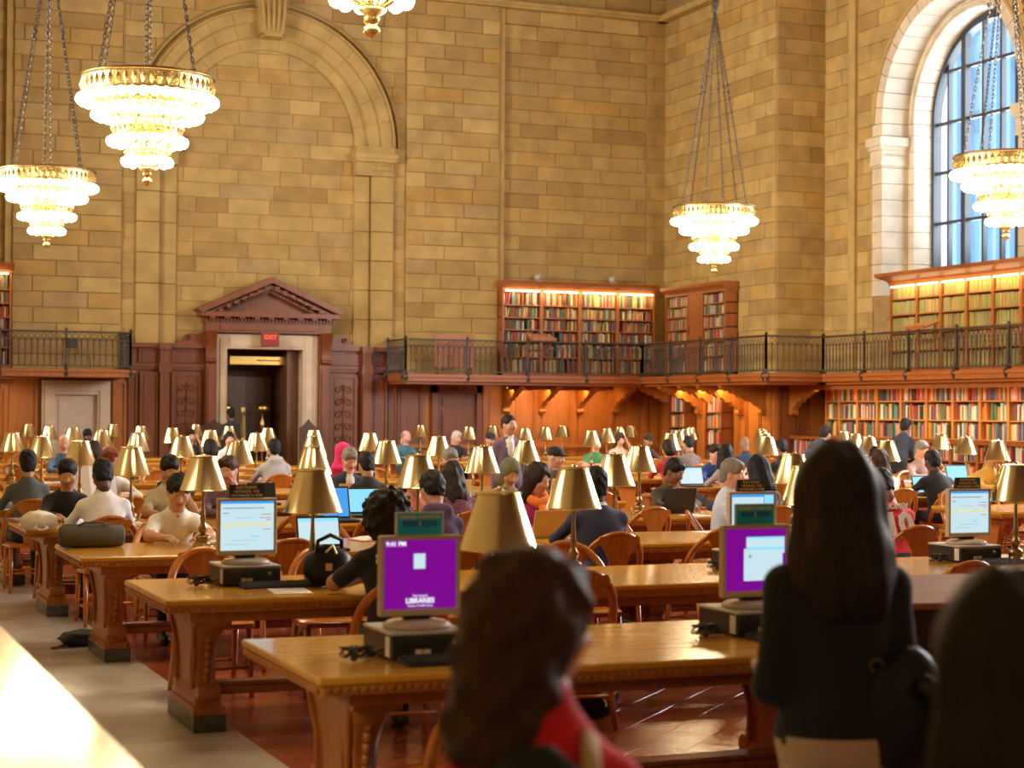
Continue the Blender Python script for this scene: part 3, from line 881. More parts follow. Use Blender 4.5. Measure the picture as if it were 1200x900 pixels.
# carved benches on both sides of the doorway
for px, lab in ((256, 'dark carved bench with crested back in front of the doorway'), (367, 'dark carved bench end with crest beside the marble door jamb')):
    x = at_y(px, 500, YW - 1.0).x; hw = 0.38 if px < 300 else 0.2
    t = empty('bench', (x, YW - 0.9, 0)); tag(t, lab, 'bench')
    m = MB(); m.prism([(-hw, 0.45), (hw, 0.45), (hw, 1.3), (hw * .6, 1.36), (0.06, 1.42), (0, 1.5), (-.06, 1.42), (-hw * .6, 1.36), (-hw, 1.3)], 0.2, 0.26, 'Y'); m.build('backrest', DK, t)
    m = MB(); m.rbox(-hw, hw, -0.25, 0.2, 0.40, 0.46, .01); m.build('seat', DK, t)
    for sx in (-1, 1):
        for sy in (-0.2, 0.2):
            m = MB(); m.lathe([(0.03, 0), (0.02, 0.1), (0.035, 0.25), (0.03, 0.41)], 8, (sx * (hw - .05), sy, 0)); m.build('leg', DK, t, True)

# ---------------------------------------------------------------- under the balconies
t6 = MB()
t6.box(13.1, UB, YW - 0.06, YW, 0, FASC); t6.box(-0.9, 5.15, YW - 0.06, YW, 0, FASC); t6.box(6.65, 7.0, YW - 0.06, YW, 0, FASC)
t6 = t6.build('trim_6', PANEL_LIT); tag(t6, 'wood wainscot in lamp-lit tone under the end balcony', 'panelling', kind='structure')
bu = [at_y(p, 480, YW).x for p in (566, 597, 628, 670, 714, 754)] + [UB]
for a, b in zip(bu[:-1], bu[1:]): panel(t6, a + .03, b - .03, 0.9, 2.32, YW - 0.06, PANEL_LIT, 0.06); panel(t6, a + .03, b - .03, 0.1, 0.84, YW - 0.06, PANEL_LIT, 0.06)
for a in bu[:-1]:
    m = MB(); m.box(a - .04, a + .04, YW - .13, YW - .05, 0, 2.34); m.build('batten', PANEL_LIT, t6)
for a, b in ((13.15, 13.75),): panel(t6, a, b, 0.3, 2.3, YW - 0.06, PANEL, 0.05)
for a, b in ((2.0, 3.4), (3.5, 4.3), (4.4, 5.1), (6.68, 6.98)): panel(t6, a, b, 0.3, 2.3, YW - 0.06, PANEL_LIT, 0.06)
m = MB(); m.box(13.1, UB, YW - .16, YW, .84, .92); m.build('dado_rail', PANEL_LIT, t6)
# wooden door under the balcony
d3 = empty('door_3', (at_y(533, 470, YW).x, YW - 0.06, 0)); tag(d3, 'reddish wooden panelled door under the end balcony', 'door', kind='structure')
m = MB(); m.box(-0.62, -0.48, -0.14, 0, 0, 2.3); m.box(0.48, 0.62, -0.14, 0, 0, 2.3); m.box(-0.62, 0.62, -0.14, 0, 2.12, 2.3); m.ico((0, -.15, 2.22), .06, 1); m.build('door_frame', PANEL, d3)
m = MB(); m.box(-0.48, 0.48, -0.05, 0, 0, 2.12); dl = m.build('door_leaf', PANEL, d3)
for a, b in ((0.15, 0.95), (1.05, 1.72), (1.8, 2.02)): m = MB(); m.box(-0.36, 0.36, -0.075, -0.05, a, b); m.box(-0.33, 0.33, -0.09, -0.07, a + .04, b - .04); m.build('panel', PANEL, dl)
m = MB(); m.lathe([(0.0, -0.06), (0.03, -0.05), (0.03, -0.03), (0.01, 0)], 10, (-0.4, -0.06, 1.05), axis='Y'); m.build('knob', BRASS, dl, True)
# cream marble doorway under the left balcony
d2 = empty('door_2', (at_y(88, 470, YW).x, YW - 0.06, 0)); tag(d2, 'cream marble doorway with plain pale door under the balcony', 'door', kind='structure')
m = MB()
m.box(-0.72, -0.45, -0.16, 0, 0, 2.3); m.box(0.45, 0.72, -0.16, 0, 0, 2.3); m.box(-0.45, 0.45, -0.16, 0, 2.0, 2.3); m.box(-0.66, -0.5, -0.19, -.16, 0, 2.08); m.box(0.5, 0.66, -0.19, -.16, 0, 2.08); m.box(-0.66, 0.66, -0.19, -.16, 2.08, 2.22)
m.build('door_frame', MARBLE, d2)
m = MB(); m.box(-0.45, 0.45, -0.05, 0, 0, 2.0); m.box(-0.36, 0.36, -0.065, -.05, 0.2, 1.9); m.build('door_leaf', plain('pale_door_paint', (0.62, 0.50, 0.40), 0.5, var=0.05), d2)

# corner block, lower storey
t7 = MB(); t7.box(UB - 0.06, UB, VB, YW, 0, FASC); t7.box(UB - 0.06, UW, VB - 0.06, VB, 0, FASC)
t7 = t7.build('trim_7', PANEL_LIT); tag(t7, 'wood wainscot in lamp-lit tone below the corner gallery', 'panelling', kind='structure')
vv = [VB + 0.02, 34.5, 35.1, 35.45, 36.1, 36.9, 37.7, 38.5, 39.3]
for a, b in zip(vv[:-1], vv[1:]): panel(t7, a + .02, b - .02, 0.3, 2.32, UB - 0.06, PANEL_LIT, 0.04, face='X')
for a, b in ((20.02, 20.42), (20.46, 20.8)): panel(t7, a, b, 0.3, 2.32, VB - 0.06, PANEL, 0.04)

# balcony decks
dk = MB()
dk.box(12.85, UR1 - .06, YR - .06, YW, FASC, DECK); dk.box(UR1 - .06, UB, VJ - .06, YW, FASC, DECK); dk.box(UB, UW, VJ - .06, VB, FASC, DECK); dk.box(UR2 - .06, UW, 18, VJ - .06, FASC, DECK)
for x0, x1, y0, y1 in ((12.81, UR1 - .10, YR - .10, YR + .2), (UR1 - .10, UR1 + .2, VJ - .10, YR + .2), (UR1 + .2, UR2 - .10, VJ - .10, VJ + .1), (UR2 - .10, UR2 + .2, 18, VJ - .02)): dk.box(x0, x1, y0, y1, FASC + .09, DECK - .03)
for x0, x1, y0, y1 in ((12.9, UR1, YR + .05, YW - .02), (UR1 + .05, UB - .02, VJ + .05, YW - .02), (UR2 + .05, UW - .02, 18, VJ - .02)): dk.box(x0, x1, y0, y1, FASC - .06, FASC - .001)
bal = dk.build('balcony', CASE); tag(bal, 'reddish wood gallery deck running around the corner below the bookcases', 'balcony', kind='structure')
dk = MB(); dk.box(-0.9, 6.85, YR - .06, YW, FASC, DECK); dk.box(-0.9, 6.9, YR - .10, YW, FASC + .1, DECK - .02)
bal2 = dk.build('balcony', CASE); tag(bal2, 'short reddish wood gallery deck over the cream marble doorway', 'balcony', kind='structure')

# brackets under the decks
def bracket_poly(L=1.15, H=0.62):
    return [(0, 0), (L, 0), (L, -0.06), (L * .92, -0.08), (L * .88, -0.13), (L * .80, -0.12), (L * .74, -0.19), (L * .66, -0.18), (L * .58, -0.27), (L * .50, -0.26), (L * .40, -0.36), (L * .30, -0.35), (L * .24, -0.45), (L * .15, -0.47), (L * .12, -H), (0.03, -H - 0.04), (0, -H)]
bm_ = MB(); bm_.prism([(-y, z) for y, z in bracket_poly()], -0.07, 0.07, 'X')
bm_.tube([(0, -0.5 - 0.06 * math.cos(i * .6), -0.24 + 0.06 * math.sin(i * .6)) for i in range(11)], 0.02, 5); bm_.lathe([(0.07, -0.09), (0.07, 0.09)], 10, (0, -0.1, -0.58), axis='X')
BR_ME = bm_.mesh('bracket', PANEL_LIT)
for p in (590, 632, 676, 718): obj('bracket', BR_ME, bal, (at_y(p, 470, YW).x, YW - .06, FASC - .06))
for v in (38.3, 37.2, 36.2, 35.3, 34.3): obj('bracket', BR_ME, bal, (UB - .06, v, FASC - .06), (0, 0, -PI / 2))
for u in (20.35,): obj('bracket', BR_ME, bal, (u, VB - .06, FASC - .06))
obj('bracket', BR_ME, bal2, (4.1, YW - .06, FASC - .06)); obj('bracket', BR_ME, bal2, (2.6, YW - .06, FASC - .06))

# lamps of the gallery soffit
SOF = emis('soffit_lamp_glow', (1.0, 0.72, 0.36), 6.0)
def soffit(name, x0, y0, x1, y1, power, lab, col=(1.0, 0.60, 0.22), tilt=0.0, face='Y'):
    t = empty(name, ((x0 + x1) / 2, (y0 + y1) / 2, FASC - .06)); tag(t, lab, 'lamp')
    L = max(x1 - x0, y1 - y0)
    m = MB()
    if face == 'Y': m.box(-L / 2, L / 2, -.03, .03, -.05, 0)
    else: m.box(-.03, .03, -L / 2, L / 2, -.05, 0)
    m.build('housing', BRASS_D, t)
    m = MB()
    if face == 'Y': m.box(-L / 2 + .02, L / 2 - .02, -.02, .02, -.06, -.05)
    else: m.box(-.02, .02, -L / 2 + .02, L / 2 - .02, -.06, -.05)
    m.build('tube', SOF, t)
    m = MB()
    if face == 'Y': m.box(-L / 2, L / 2, -.06, -.045, -.10, 0)
    else: m.box(-.06, -.045, -L / 2, L / 2, -.10, 0)
    m.build('baffle', CASE, t)
    if face == 'Y': a = area('soffit_light', ((x0 + x1) / 2, y0, FASC - .13), (tilt, 0, 0), L, .06, power, col)
    else: a = area('soffit_light', (x0, (y0 + y1) / 2, FASC - .13), (0, -tilt, 0), .06, L, power, col)
soffit('soffit_lamp', 15.6, YW - .75, 18.3, YW - .75, 38, 'long soffit lamp lighting the wainscot under the end balcony', tilt=0.5)
soffit('soffit_lamp', UB - .7, VB + .3, UB - .7, VB + 3.4, 45, 'soffit lamp under the corner gallery', tilt=0.5, face='X')
soffit('soffit_lamp', 2.0, YW - .8, 4.5, YW - .8, 18, 'soffit lamp under the short gallery by the marble doorway', tilt=0.5)

# ---------------------------------------------------------------- balustrades
m = MB(); m.lathe([(0.010, 0), (0.020, .03), (0.010, .07), (0.018, .22), (0.012, .40), (0.020, .46), (0.010, .50), (0.010, .58)], 6); m.box(-.02, .02, -.006, .006, .50, .56)
BAL_ME = m.mesh('baluster', IRON, True)
m = MB(); m.box(-.022, .022, -.022, .022, -.12, .80); m.lathe([(.03, .78), (.035, .82), (0, .86)], 8)
m.tube([(0, -.04 - .05 * math.sin(i * .5), -.14 + .028 * i) for i in range(9)], .03, 6); m.box(-.035, .035, -.07, .03, -.17, .05)
POST_ME = m.mesh('post', IRON, 40)
m = MB(); m.tube([(0.05 * math.cos(i * PI / 5), 0, .66 + .05 * math.sin(i * PI / 5)) for i in range(10)], .008, 4, closed=True)
RING_ME = m.mesh('ring', IRON)
def balustrade(p0, p1, label, posts=1.45, name='balustrade'):
    p0 = Vector(p0); p1 = Vector(p1); L = (p1 - p0).length; a = math.atan2(p1.y - p0.y, p1.x - p0.x)
    t = empty(name, (p0.x, p0.y, DECK), a); tag(t, label, 'railing', 'gallery balustrades')
    m = MB(); m.rbox(0, L, -.04, .04, .75, .79, .01); m.build('top_rail', IRON, t)
    m = MB(); m.box(0, L, -.02, .02, .05, .075); m.build('bottom_rail', IRON, t)
    m = MB(); m.box(0, L, -.012, .012, .595, .61); m.build('frieze_rail', IRON, t)
    n = int(L / 0.125)
    for k in range(1, n):
        obj('baluster', BAL_ME, t, (L * k / n, 0, .06)); obj('ring', RING_ME, t, (L * k / n, 0, 0.02))
    q = max(1, round(L / posts))
    for k in range(q + 1): obj('post', POST_ME, t, (L * k / q, 0, 0.0))
    return t
balustrade((12.87, YR), (UR1, YR), 'wrought iron balustrade in front of the end wall bookcase')
balustrade((12.87, YW - .25), (12.87, YR), 'short wrought iron return of the balustrade beside the arch')
balustrade((UR1, YR), (UR1, VJ), 'wrought iron balustrade along the corner gallery')
balustrade((UR1, VJ), (UR2, VJ), 'short wrought iron balustrade stepping back before the pale stone pier', 1.36)
balustrade((UR2, VJ), (UR2, 20.0), 'wrought iron balustrade below the arched window')
balustrade((1.5, YR), (6.8, YR), 'wrought iron balustrade over the cream marble doorway')
balustrade((6.8, YR), (6.8, YW - .25), 'short wrought iron return of the balustrade over the marble doorway')
t = MB(); t.rbox(-.10, .10, -.03, .03, -.10, .10, .01); t = t.build('camera_box', BLACK, None, loc=(at_y(84, 409, YR).x, YR - .06, at_y(84, 409, YR).z)); tag(t, 'small black box fixed to the balustrade over the marble doorway', 'box')

# ---------------------------------------------------------------- bookcases and books
BOOKS = []
ORDN = ['first', 'second', 'third', 'fourth', 'fifth', 'sixth', 'seventh', 'eighth', 'ninth', 'tenth'] + ['further'] * 20
PAL_MIX = [(.45, .10, .05), (.60, .44, .18), (.16, .10, .06), (.10, .16, .11), (.55, .35, .12), (.70, .60, .38), (.30, .07, .04), (.12, .12, .16), (.50, .22, .07), (.42, .36, .25)]
PAL_OLIVE = [(.40, .31, .09), (.36, .29, .10), (.44, .35, .12), (.33, .27, .10), (.38, .32, .13)]
PAL_REF = [(.60, .06, .04), (.07, .12, .24), (.72, .62, .40), (.10, .22, .14), (.70, .33, .06), (.05, .05, .06), (.76, .70, .55), (.45, .05, .05), (.20, .28, .36), (.62, .48, .20), (.16, .10, .07), (.80, .72, .58)]
def shelf_books(M, x0, x1, z, h, depth, pal, seed, place, spot='', fill=0.93, wmin=.028, wmax=.06, bylot=False):
    R = random.Random(seed); x = x0 + 0.01; lot = R.choice(pal)
    while x < x1 - wmin:
        w = R.uniform(wmin, wmax)
        if x + w > x1 - .004: break
        if R.random() > fill: x += R.uniform(.03, .10); continue
        if R.random() < 0.35: lot = R.choice(pal)
        c = lot if bylot else R.choice(pal)
        c = tuple(max(0, k * R.uniform(.8, 1.2)) for k in c)
        hh = h * R.uniform(.72, .95) if not bylot else h * R.uniform(.84, .92)
        lean = R.uniform(.06, .16) if R.random() < .05 else 0
        BOOKS.append((M @ Matrix.Translation((x, R.uniform(.015, .04), z)) @ Matrix.Rotation(lean, 4, 'Y') @ Matrix.Diagonal((w - .003, depth * .75, hh, 1)), c, place, spot))
        x += w + (hh * lean if lean else 0)

def bookcase(name, label, M, W, z0, z1, depth, bays, shelves, pal, place, mat=CASE, cornice=.22, proj=.12, seed=0, bay_x=None, light=True, bylot=False, door_bay=None, fill=.95, open_back=True, wbook=(.028, .06), lpow=9.0):
    """local x along the width, front at y=0 facing -y"""
    t = empty(name); t.matrix_world = M; tag(t, label, 'bookcase')
    m = MB(); m.box(0, W, depth - .03, depth, z0, z1); m.build('back_panel', mat, t)
    xs = bay_x or [W * k / bays for k in range(bays + 1)]
    for x in xs:
        m = MB(); m.box(max(0, x - .035), min(W, x + .035), -.01, depth, z0, z1 - cornice); m.build('upright', mat, t)
    for k, z in enumerate(shelves):
        m = MB(); m.box(0, W, 0.0, depth, z - .025, z); m.build('shelf', mat, t)
    m = MB(); m.box(0, W, 0.0, depth, z0, z0 + .10)
    m.build('plinth', mat, t)
    if cornice:
        m = MB()
        m.box(-.02, W + .02, -.02, depth, z1 - cornice, z1 - cornice + .05)
        pr = [(-.02, z1 - cornice + .05), (-.05, z1 - cornice * .6), (-proj, z1 - .07), (-proj - .02, z1), (depth, z1), (depth, z1 - cornice + .05)]
        m.prism(pr, -.05, W + .05, 'X'); m.build('cornice', mat, t)
    for i in range(len(xs) - 1):
        a, b = xs[i] + .035, xs[i + 1] - .035
        if door_bay is not None and i in door_bay:
            m = MB(); m.box(a, b, .0, .04, z0 + .1, z1 - cornice); m.box(a + .08, b - .08, -.012, 0, z0 + .2, z1 - cornice - .1); dd = m.build('door', mat, t)
            m = MB(); m.box(a + .03, a + .05, -.03, 0, (z0 + z1) / 2 - .12, (z0 + z1) / 2 + .12); m.build('handle', BRASS, dd)
            continue
        for k, z in enumerate(shelves):
            top = shelves[k + 1] - .025 if k + 1 < len(shelves) else z1 - cornice
            shelf_books(M, a, b, z, top - z, depth, pal, seed * 1000 + i * 20 + k, place, ', %s shelf up, %s bay' % (ORDN[k], ORDN[i]), bylot=bylot, fill=fill, wmin=wbook[0], wmax=wbook[1])
        if light:
            m = MB(); m.box(a + .03, b - .03, -.035, -.01, z1 - cornice - .03, z1 - cornice - .005); m.build('strip_light', SOF, t)
    if light:
        c = M @ Vector((W / 2, -0.16, z1 - cornice - .02)); rz = M.to_euler().z
        area('shelf_light', c, (0.75, 0, rz), W * .95, .05, lpow * W / 2, (1.0, .76, .38))
    return t

def MY(x, y): return Matrix.Translation((x, y, 0))
def MX(x, y): return Matrix.Translation((x, y, 0)) @ Matrix.Rotation(-PI / 2, 4, 'Z')
a = at_y(585, 400, YW - .42).x; b = at_y(768, 400, YW - .42).x
sh = [2.62, 2.98, 3.34, 3.62, 3.91, 4.20]
bookcase('bookcase', 'lit reddish bookcase with four bays on the end wall gallery', MY(a + .05, YW - .45), b - a - .1, DECK, 4.76, .4, 4, sh, PAL_MIX, 'on the end wall gallery', seed=1)
bookcase('bookcase', 'bookcase at the far edge of the gallery above the marble doorway', MY(1.9, YW - .45), at_y(12, 400, YW - .42).x - 1.9, DECK, 4.76, .4, 3, sh, PAL_MIX, 'above the marble doorway', seed=5)
v0 = at_x(780, 400, UB - .35).y; v1 = at_x(850, 400, UB - .35).y
W = v0 - v1
bookcase('bookcase', 'reddish bookcase with a middle door on the corner gallery', MX(UB - .36, v0), W, DECK, 4.66, .33, 3, [2.62, 3.0, 3.35, 3.65, 3.95, 4.2], PAL_MIX, 'beside the door of the corner gallery', seed=2, bay_x=[0, W * .38, W * .62, W], door_bay=[1], light=False)
vL = at_x(1042, 350, UW - .42).y
vR = 22.0
# bookcase below the window
bz = [2.62, 2.98, 3.34, 3.70, 4.02]
bays = [0]; 
for p in (1073, 1101, 1131, 1162, 1195): bays.append(vL - at_x(p, 340, UW - .42).y)
while bays[-1] < vL - vR: bays.append(bays[-1] + .8)
bookcase('bookcase', 'bookcase of uniform olive volumes under the arched window', MX(UW - .42, vL), bays[-1], DECK, 4.52, .40, 5, bz, PAL_OLIVE, 'under the arched window', cornice=.24, proj=.35, seed=3, bay_x=bays, bylot=True, wbook=(.04, .065), lpow=6.0, fill=1.0)
# reference bookcase under the gallery
v0 = at_x(968, 480, UW - .42).y
bays = [0]
for p in (984, 1005, 1028, 1056, 1086, 1117, 1149, 1182): bays.append(v0 - at_x(p, 480, UW - .42).y)
while bays[-1] < v0 - 22.5: bays.append(bays[-1] + .72)
bookcase('bookcase', 'pale oak reference bookcase below the gallery deck', MX(UW - .42, v0), bays[-1], 0.0, FASC - .06, .40, 8, [1.24, 1.60, 1.97], PAL_REF, 'in the pale oak reference bookcase', mat=CASE_PALE, cornice=.03, proj=.0, seed=4, bay_x=bays, wbook=(.03, .07), light=False, fill=.93)
soffit('soffit_lamp', UR2 + .25, v0 - bays[-1], UR2 + .25, v0, 120, 'long soffit lamp in front of the pale oak reference bookcase', col=(1.0, .72, .40), tilt=-0.55, face='X')
# low bookcase with a ledge in front of it
Wl = 11.5
M = MX(UW - .86, at_x(905, 500, UW - .86).y)
bookcase('low_bookcase', 'low bookcase with a wooden ledge along the book wall', M, Wl, 0.0, 1.22, .40, 14, [.12, .48, .84], PAL_REF, 'below the wooden ledge', mat=CASE, cornice=.05, proj=.06, seed=6, light=False)
# two narrow open shelves against the corner wainscot
for p0, p1, nm in ((784, 803, 'narrow open bookshelf in the corner, away from the pier'), (827, 846, 'narrow open bookshelf against the corner wainscot, nearer the pier')):
    va, vb = at_x(p0, 480, UB - .4).y, at_x(p1, 480, UB - .4).y
    bookcase('bookshelf', nm, MX(UB - .4, va), va - vb, 0.0, 2.2, .32, 1, [.2, .6, .98, 1.36, 1.72], PAL_REF, 'in a narrow open bookshelf', mat=PANEL, cornice=0, seed=p0, light=False)

BK = MB(); BK.add([(0, .12, 0), (.25, 0, 0), (.75, 0, 0), (1, .12, 0), (1, 1, 0), (0, 1, 0), (0, .12, 1), (.25, 0, 1), (.75, 0, 1), (1, .12, 1), (1, 1, 1), (0, 1, 1)],
   [(5, 4, 3, 2, 1, 0), (6, 7, 8, 9, 10, 11), (0, 1, 7, 6), (1, 2, 8, 7), (2, 3, 9, 8), (3, 4, 10, 9), (4, 5, 11, 10), (5, 0, 6, 11)])
BOOK_ME = BK.mesh('book', objcolor_mat('book_cloth'))
sc = []
for M, c, place, spot in BOOKS:
    p = M @ Vector((.5, 0, .5)); X, Y, z2 = project(*p)
    if X < -30 or X > 1230: continue
    hid = 1
    if place == 'below the wooden ledge' : hid = .01
    if place.startswith('on the end') and p.z < 3.32: hid = .2
    sc.append((-(M.to_scale().x * M.to_scale().z) / (z2 * z2) * hid, M, c, place, spot))
sc.sort(key=lambda t: t[0])
def cname(c):
    r, g, b = c
    if max(c) < .16: return 'black'
    if min(c) > .42: return 'cream'
    if b > r * 1.05: return 'blue' if b > g else 'green'
    if g > r * .98: return 'green'
    if r > 2.6 * g: return 'red'
    if r > .42 and g > .28: return 'golden yellow'
    if r > 1.6 * g: return 'orange-brown' if r > .35 else 'dark brown'
    return 'olive' if g > b * 1.8 else 'tan'
brest_v, brest_f, brest_c = [], [], []
base = [tuple(v.co) for v in BOOK_ME.vertices]; basef = [tuple(p.vertices) for p in BOOK_ME.polygons]
for i, (_, M, c, place, spot) in enumerate(sc):
    if i < 300:
        o = bpy.data.objects.new('book', BOOK_ME); o.matrix_world = M; o.color = (*c, 1); COL.objects.link(o)
        tag(o, '%s book %s%s' % (cname(c), place, spot), 'book', '%s books %s' % (cname(c), place))
    else:
        n = len(brest_v)
        for v in base: brest_v.append(tuple(M @ Vector(v)))
        for f in basef: brest_f.append(tuple(k + n for k in f)); brest_c.append(c)
me = bpy.data.meshes.new('shelved_books'); me.from_pydata(brest_v, [], brest_f)
me.materials.append(objcolor_mat('book_cloth_mixed', attr='tone'))
at = me.color_attributes.new('tone', 'FLOAT_COLOR', 'CORNER')
cc = []
for f, c in zip(brest_f, brest_c): cc.extend([c[0], c[1], c[2], 1.0] * len(f))
at.data.foreach_set('color', cc)
o = bpy.data.objects.new('shelved_books', me); link(o); tag(o, 'rows of remaining small books on the gallery shelves', 'books', kind='stuff')

# reading stands, board and spotlights on the gallery
for px, py, face, lab in ((1079, 388, 'X', 'red-brown wooden book stand on the balustrade below the arched window'), (634, 402, 'Y', 'red-brown wooden book stand on the balustrade before the end wall bookcase')):
    p = at_x(px, py, UR2) if face == 'X' else at_y(px, py, YR)
    t = empty('book_stand', (p.x, p.y, RAILZ + .004), -PI / 2 if face == 'X' else 0); tag(t, lab, 'book stand')
    m = MB(); m.prism([(-.16, .0), (.20, .12), (.20, .155), (-.16, .035)], -.30, .30, 'X'); m.build('desk_board', CASE, t)
    m = MB(); m.box(-.28, -.24, .10, .14, -.4, .1); m.box(.24, .28, .10, .14, -.4, .1); m.box(-.28, .28, .10, .14, -.25, -.20); m.build('bracket', CASE, t)
    m = MB(); m.box(-.3, .3, -.18, -.15, .02, .07); m.build('ledge', CASE, t)
p = at_y(525, 430, YW - .5); t = empty('wooden_board', (p.x, YW - .9, DECK)); tag(t, 'plain reddish wooden screen standing behind the end balustrade', 'screen')
m = MB(); m.rbox(-.47, .47, -.02, .02, .16, .92, .01); m.build('board', CASE, t)
for s in (-.4, .4): m = MB(); m.box(s - .03, s + .03, -.15, .15, 0, .16); m.build('foot', CASE, t)
for px, py in ((629, 325), (716, 328)):
    p = at_y(px, py, YW - .3); t = empty('spotlight', (p.x, YW - .3, 4.76)); tag(t, 'small grey spotlight on top of the end wall bookcase, ' + ('over the first bays' if px < 700 else 'over the last bays'), 'lamp')
    m = MB(); m.box(-.10, .10, -.06, .06, 0, .03); m.build('base', GREYP, t)
    m = MB(); m.lathe([(0, -.1), (.07, -.09), (.08, .06), (.06, .08), (0, .08)], 12, (0, 0, .11), axis='Y'); m.build('head', GREYP, t, True)
# ================================================================== FURNITURE
Y0, PITCHR, TD, UL, URC, TL, TH = 6.4654, 2.8552, 1.209, 1.8648, 11.4781, 6.786, 0.74
LU, LS, LZ = 0.9555, 1.6249, 1.3968
NROW = 11
ORD = ['first', 'second', 'third', 'fourth', 'fifth', 'sixth', 'seventh', 'eighth', 'ninth', 'tenth', 'eleventh', 'twelfth']
def yrow(k): return Y0 + PITCHR * k
def rowname(k): return '%s row from the doorway wall' % ORD[NROW - 1 - k]
def colname(c): return 'beside the marble aisle' if c == 0 else 'on the book wall side'
def u0c(c): return UL if c == 0 else URC

# ---------------------------------------------------------------- reading table
tt = MB(); tt.rbox(0, TL, 0, TD, TH - .034, TH, .008); tt.box(.012, TL - .012, .012, TD - .012, TH - .07, TH - .034)
TOP_ME = tt.mesh('tabletop', OAK)
em = MB()
n = 190
for k in range(n):
    x = .02 + (TL - .04) * (k + .5) / n; h = (TL - .04) / n * .42
    for yy in (.004, TD - .004): em.add([(x - h, yy, TH - .064), (x + h, yy, TH - .064), (x + h, yy, TH - .038), (x - h, yy, TH - .038), (x, yy + (-.004 if yy < .5 else .004), TH - .051), (x - h, .012 if yy < .5 else TD - .012, TH - .064), (x + h, .012 if yy < .5 else TD - .012, TH - .064), (x + h, .012 if yy < .5 else TD - .012, TH - .038), (x - h, .012 if yy < .5 else TD - .012, TH - .038)], [(0, 1, 4), (1, 2, 4), (2, 3, 4), (3, 0, 4), (0, 5, 6, 1), (3, 2, 7, 8)])
n = 34
for k in range(n):
    y = .02 + (TD - .04) * (k + .5) / n; h = (TD - .04) / n * .42
    em.add([(.004, y - h, TH - .064), (.004, y + h, TH - .064), (.004, y + h, TH - .038), (.004, y - h, TH - .038), (-.004, y, TH - .051), (.012, y - h, TH - .064), (.012, y + h, TH - .064), (.012, y + h, TH - .038), (.012, y - h, TH - .038)], [(0, 1, 4), (1, 2, 4), (2, 3, 4), (3, 0, 4), (0, 5, 6, 1), (3, 2, 7, 8)])
EDGE_ME = em.mesh('bead_moulding', OAK_DARK)
ap = MB(); ap.box(.16, TL - .16, .13, .16, TH - .135, TH - .07); ap.box(.16, TL - .16, TD - .16, TD - .13, TH - .135, TH - .07); ap.box(.16, .19, .16, TD - .16, TH - .135, TH - .07); ap.box(TL - .19, TL - .16, .16, TD - .16, TH - .135, TH - .07)
APRON_ME = ap.mesh('apron', OAK_DARK)
def loft(m, secs):
    """secs: (z, hx, hy, cx, cy) rectangles with chamfered corners"""
    vs = []; fs = []
    for z, hx, hy in secs:
        c = min(hx, hy) * .3
        for x, y in ((-hx + c, -hy), (hx - c, -hy), (hx, -hy + c), (hx, hy - c), (hx - c, hy), (-hx + c, hy), (-hx, hy - c), (-hx, -hy + c)): vs.append((x, y, z))
    for i in range(len(secs) - 1):
        for k in range(8): fs.append((i * 8 + k, i * 8 + (k + 1) % 8, (i + 1) * 8 + (k + 1) % 8, (i + 1) * 8 + k))
    fs.append(tuple(range(8))[::-1]); fs.append(tuple((len(secs) - 1) * 8 + k for k in range(8)))
    m.add(vs, fs)
HY = TD / 2 - .258
tr = MB()
loft(tr, [(.09, .085, HY), (.13, .085, HY), (.135, .07, HY - .03), (.17, .07, HY - .035), (.20, .055, HY - .07), (.27, .052, HY - .10), (.34, .055, HY - .115), (.42, .06, HY - .10), (.50, .066, HY - .05), (.57, .078, HY + .02), (.62, .09, HY + .05), (.672, .095, HY + .055)])
for s in (-1, 1): tr.lathe([(.0, -.062), (.042, -.062), (.05, -.05), (.05, .05), (.042, .062), (0, .062)], 12, (0, s * (HY - .06), .20), axis='X')
for s in (-1, 1): tr.lathe([(.0, -.10), (.03, -.10), (.035, .10), (0, .10)], 10, (0, s * (HY + .03), .60), axis='X')
TREST_ME = tr.mesh('trestle', OAK_DARK, 35)
ft = MB(); ft.rbox(-.09, .09, -HY - .003, HY + .003, 0, .09, .006); FOOT_ME = ft.mesh('foot_block', FOOTSTONE)
pn = MB(); pn.rbox(-.062, -.052, -HY + .22, HY - .22, .24, .56, .004); pn.tube([(-.068, -HY + .13, .22), (-.066, -HY + .12, .4), (-.085, -HY + .04, .58)], .012, 6); pn.tube([(-.068, HY - .13, .22), (-.066, HY - .12, .4), (-.085, HY - .04, .58)], .012, 6)
PAN_ME = pn.mesh('side_panel', OAK_DARK, 40)
cv = MB()
for k in range(7): cv.ico((0, -(HY - .105 + .008 * k), .27 + k * .045), .032, 1, sc=(.8, .6, 1.0))
CARV_ME = cv.mesh('leaf_carving', OAK_DARK, True)
TX = [.297, 2.36, TL - 2.36, TL - .297]
st = MB(); st.rbox(TX[0] + .06, TX[1] - .06, TD / 2 - .05, TD / 2 + .05, .15, .20, .008); st.rbox(TX[0] + .06, TX[1] - .06, TD / 2 - .065, TD / 2 + .065, .20, .222, .006)
STR_ME = st.mesh('stretcher', OAK_DARK)
st = MB(); st.rbox(TX[1] + .06, TX[2] - .06, TD / 2 - .05, TD / 2 + .05, .15, .20, .008); st.rbox(TX[1] + .06, TX[2] - .06, TD / 2 - .065, TD / 2 + .065, .20, .222, .006)
STR2_ME = st.mesh('stretcher', OAK_DARK)
TNOTE = {(0, 0): 'with two catalogue terminals and open floor before it', (0, 1): 'with three terminals and a black handbag on it', (0, 2): 'with a grey cylindrical bag at its aisle end', (0, 3): 'with a white plastic bag at its aisle end'}
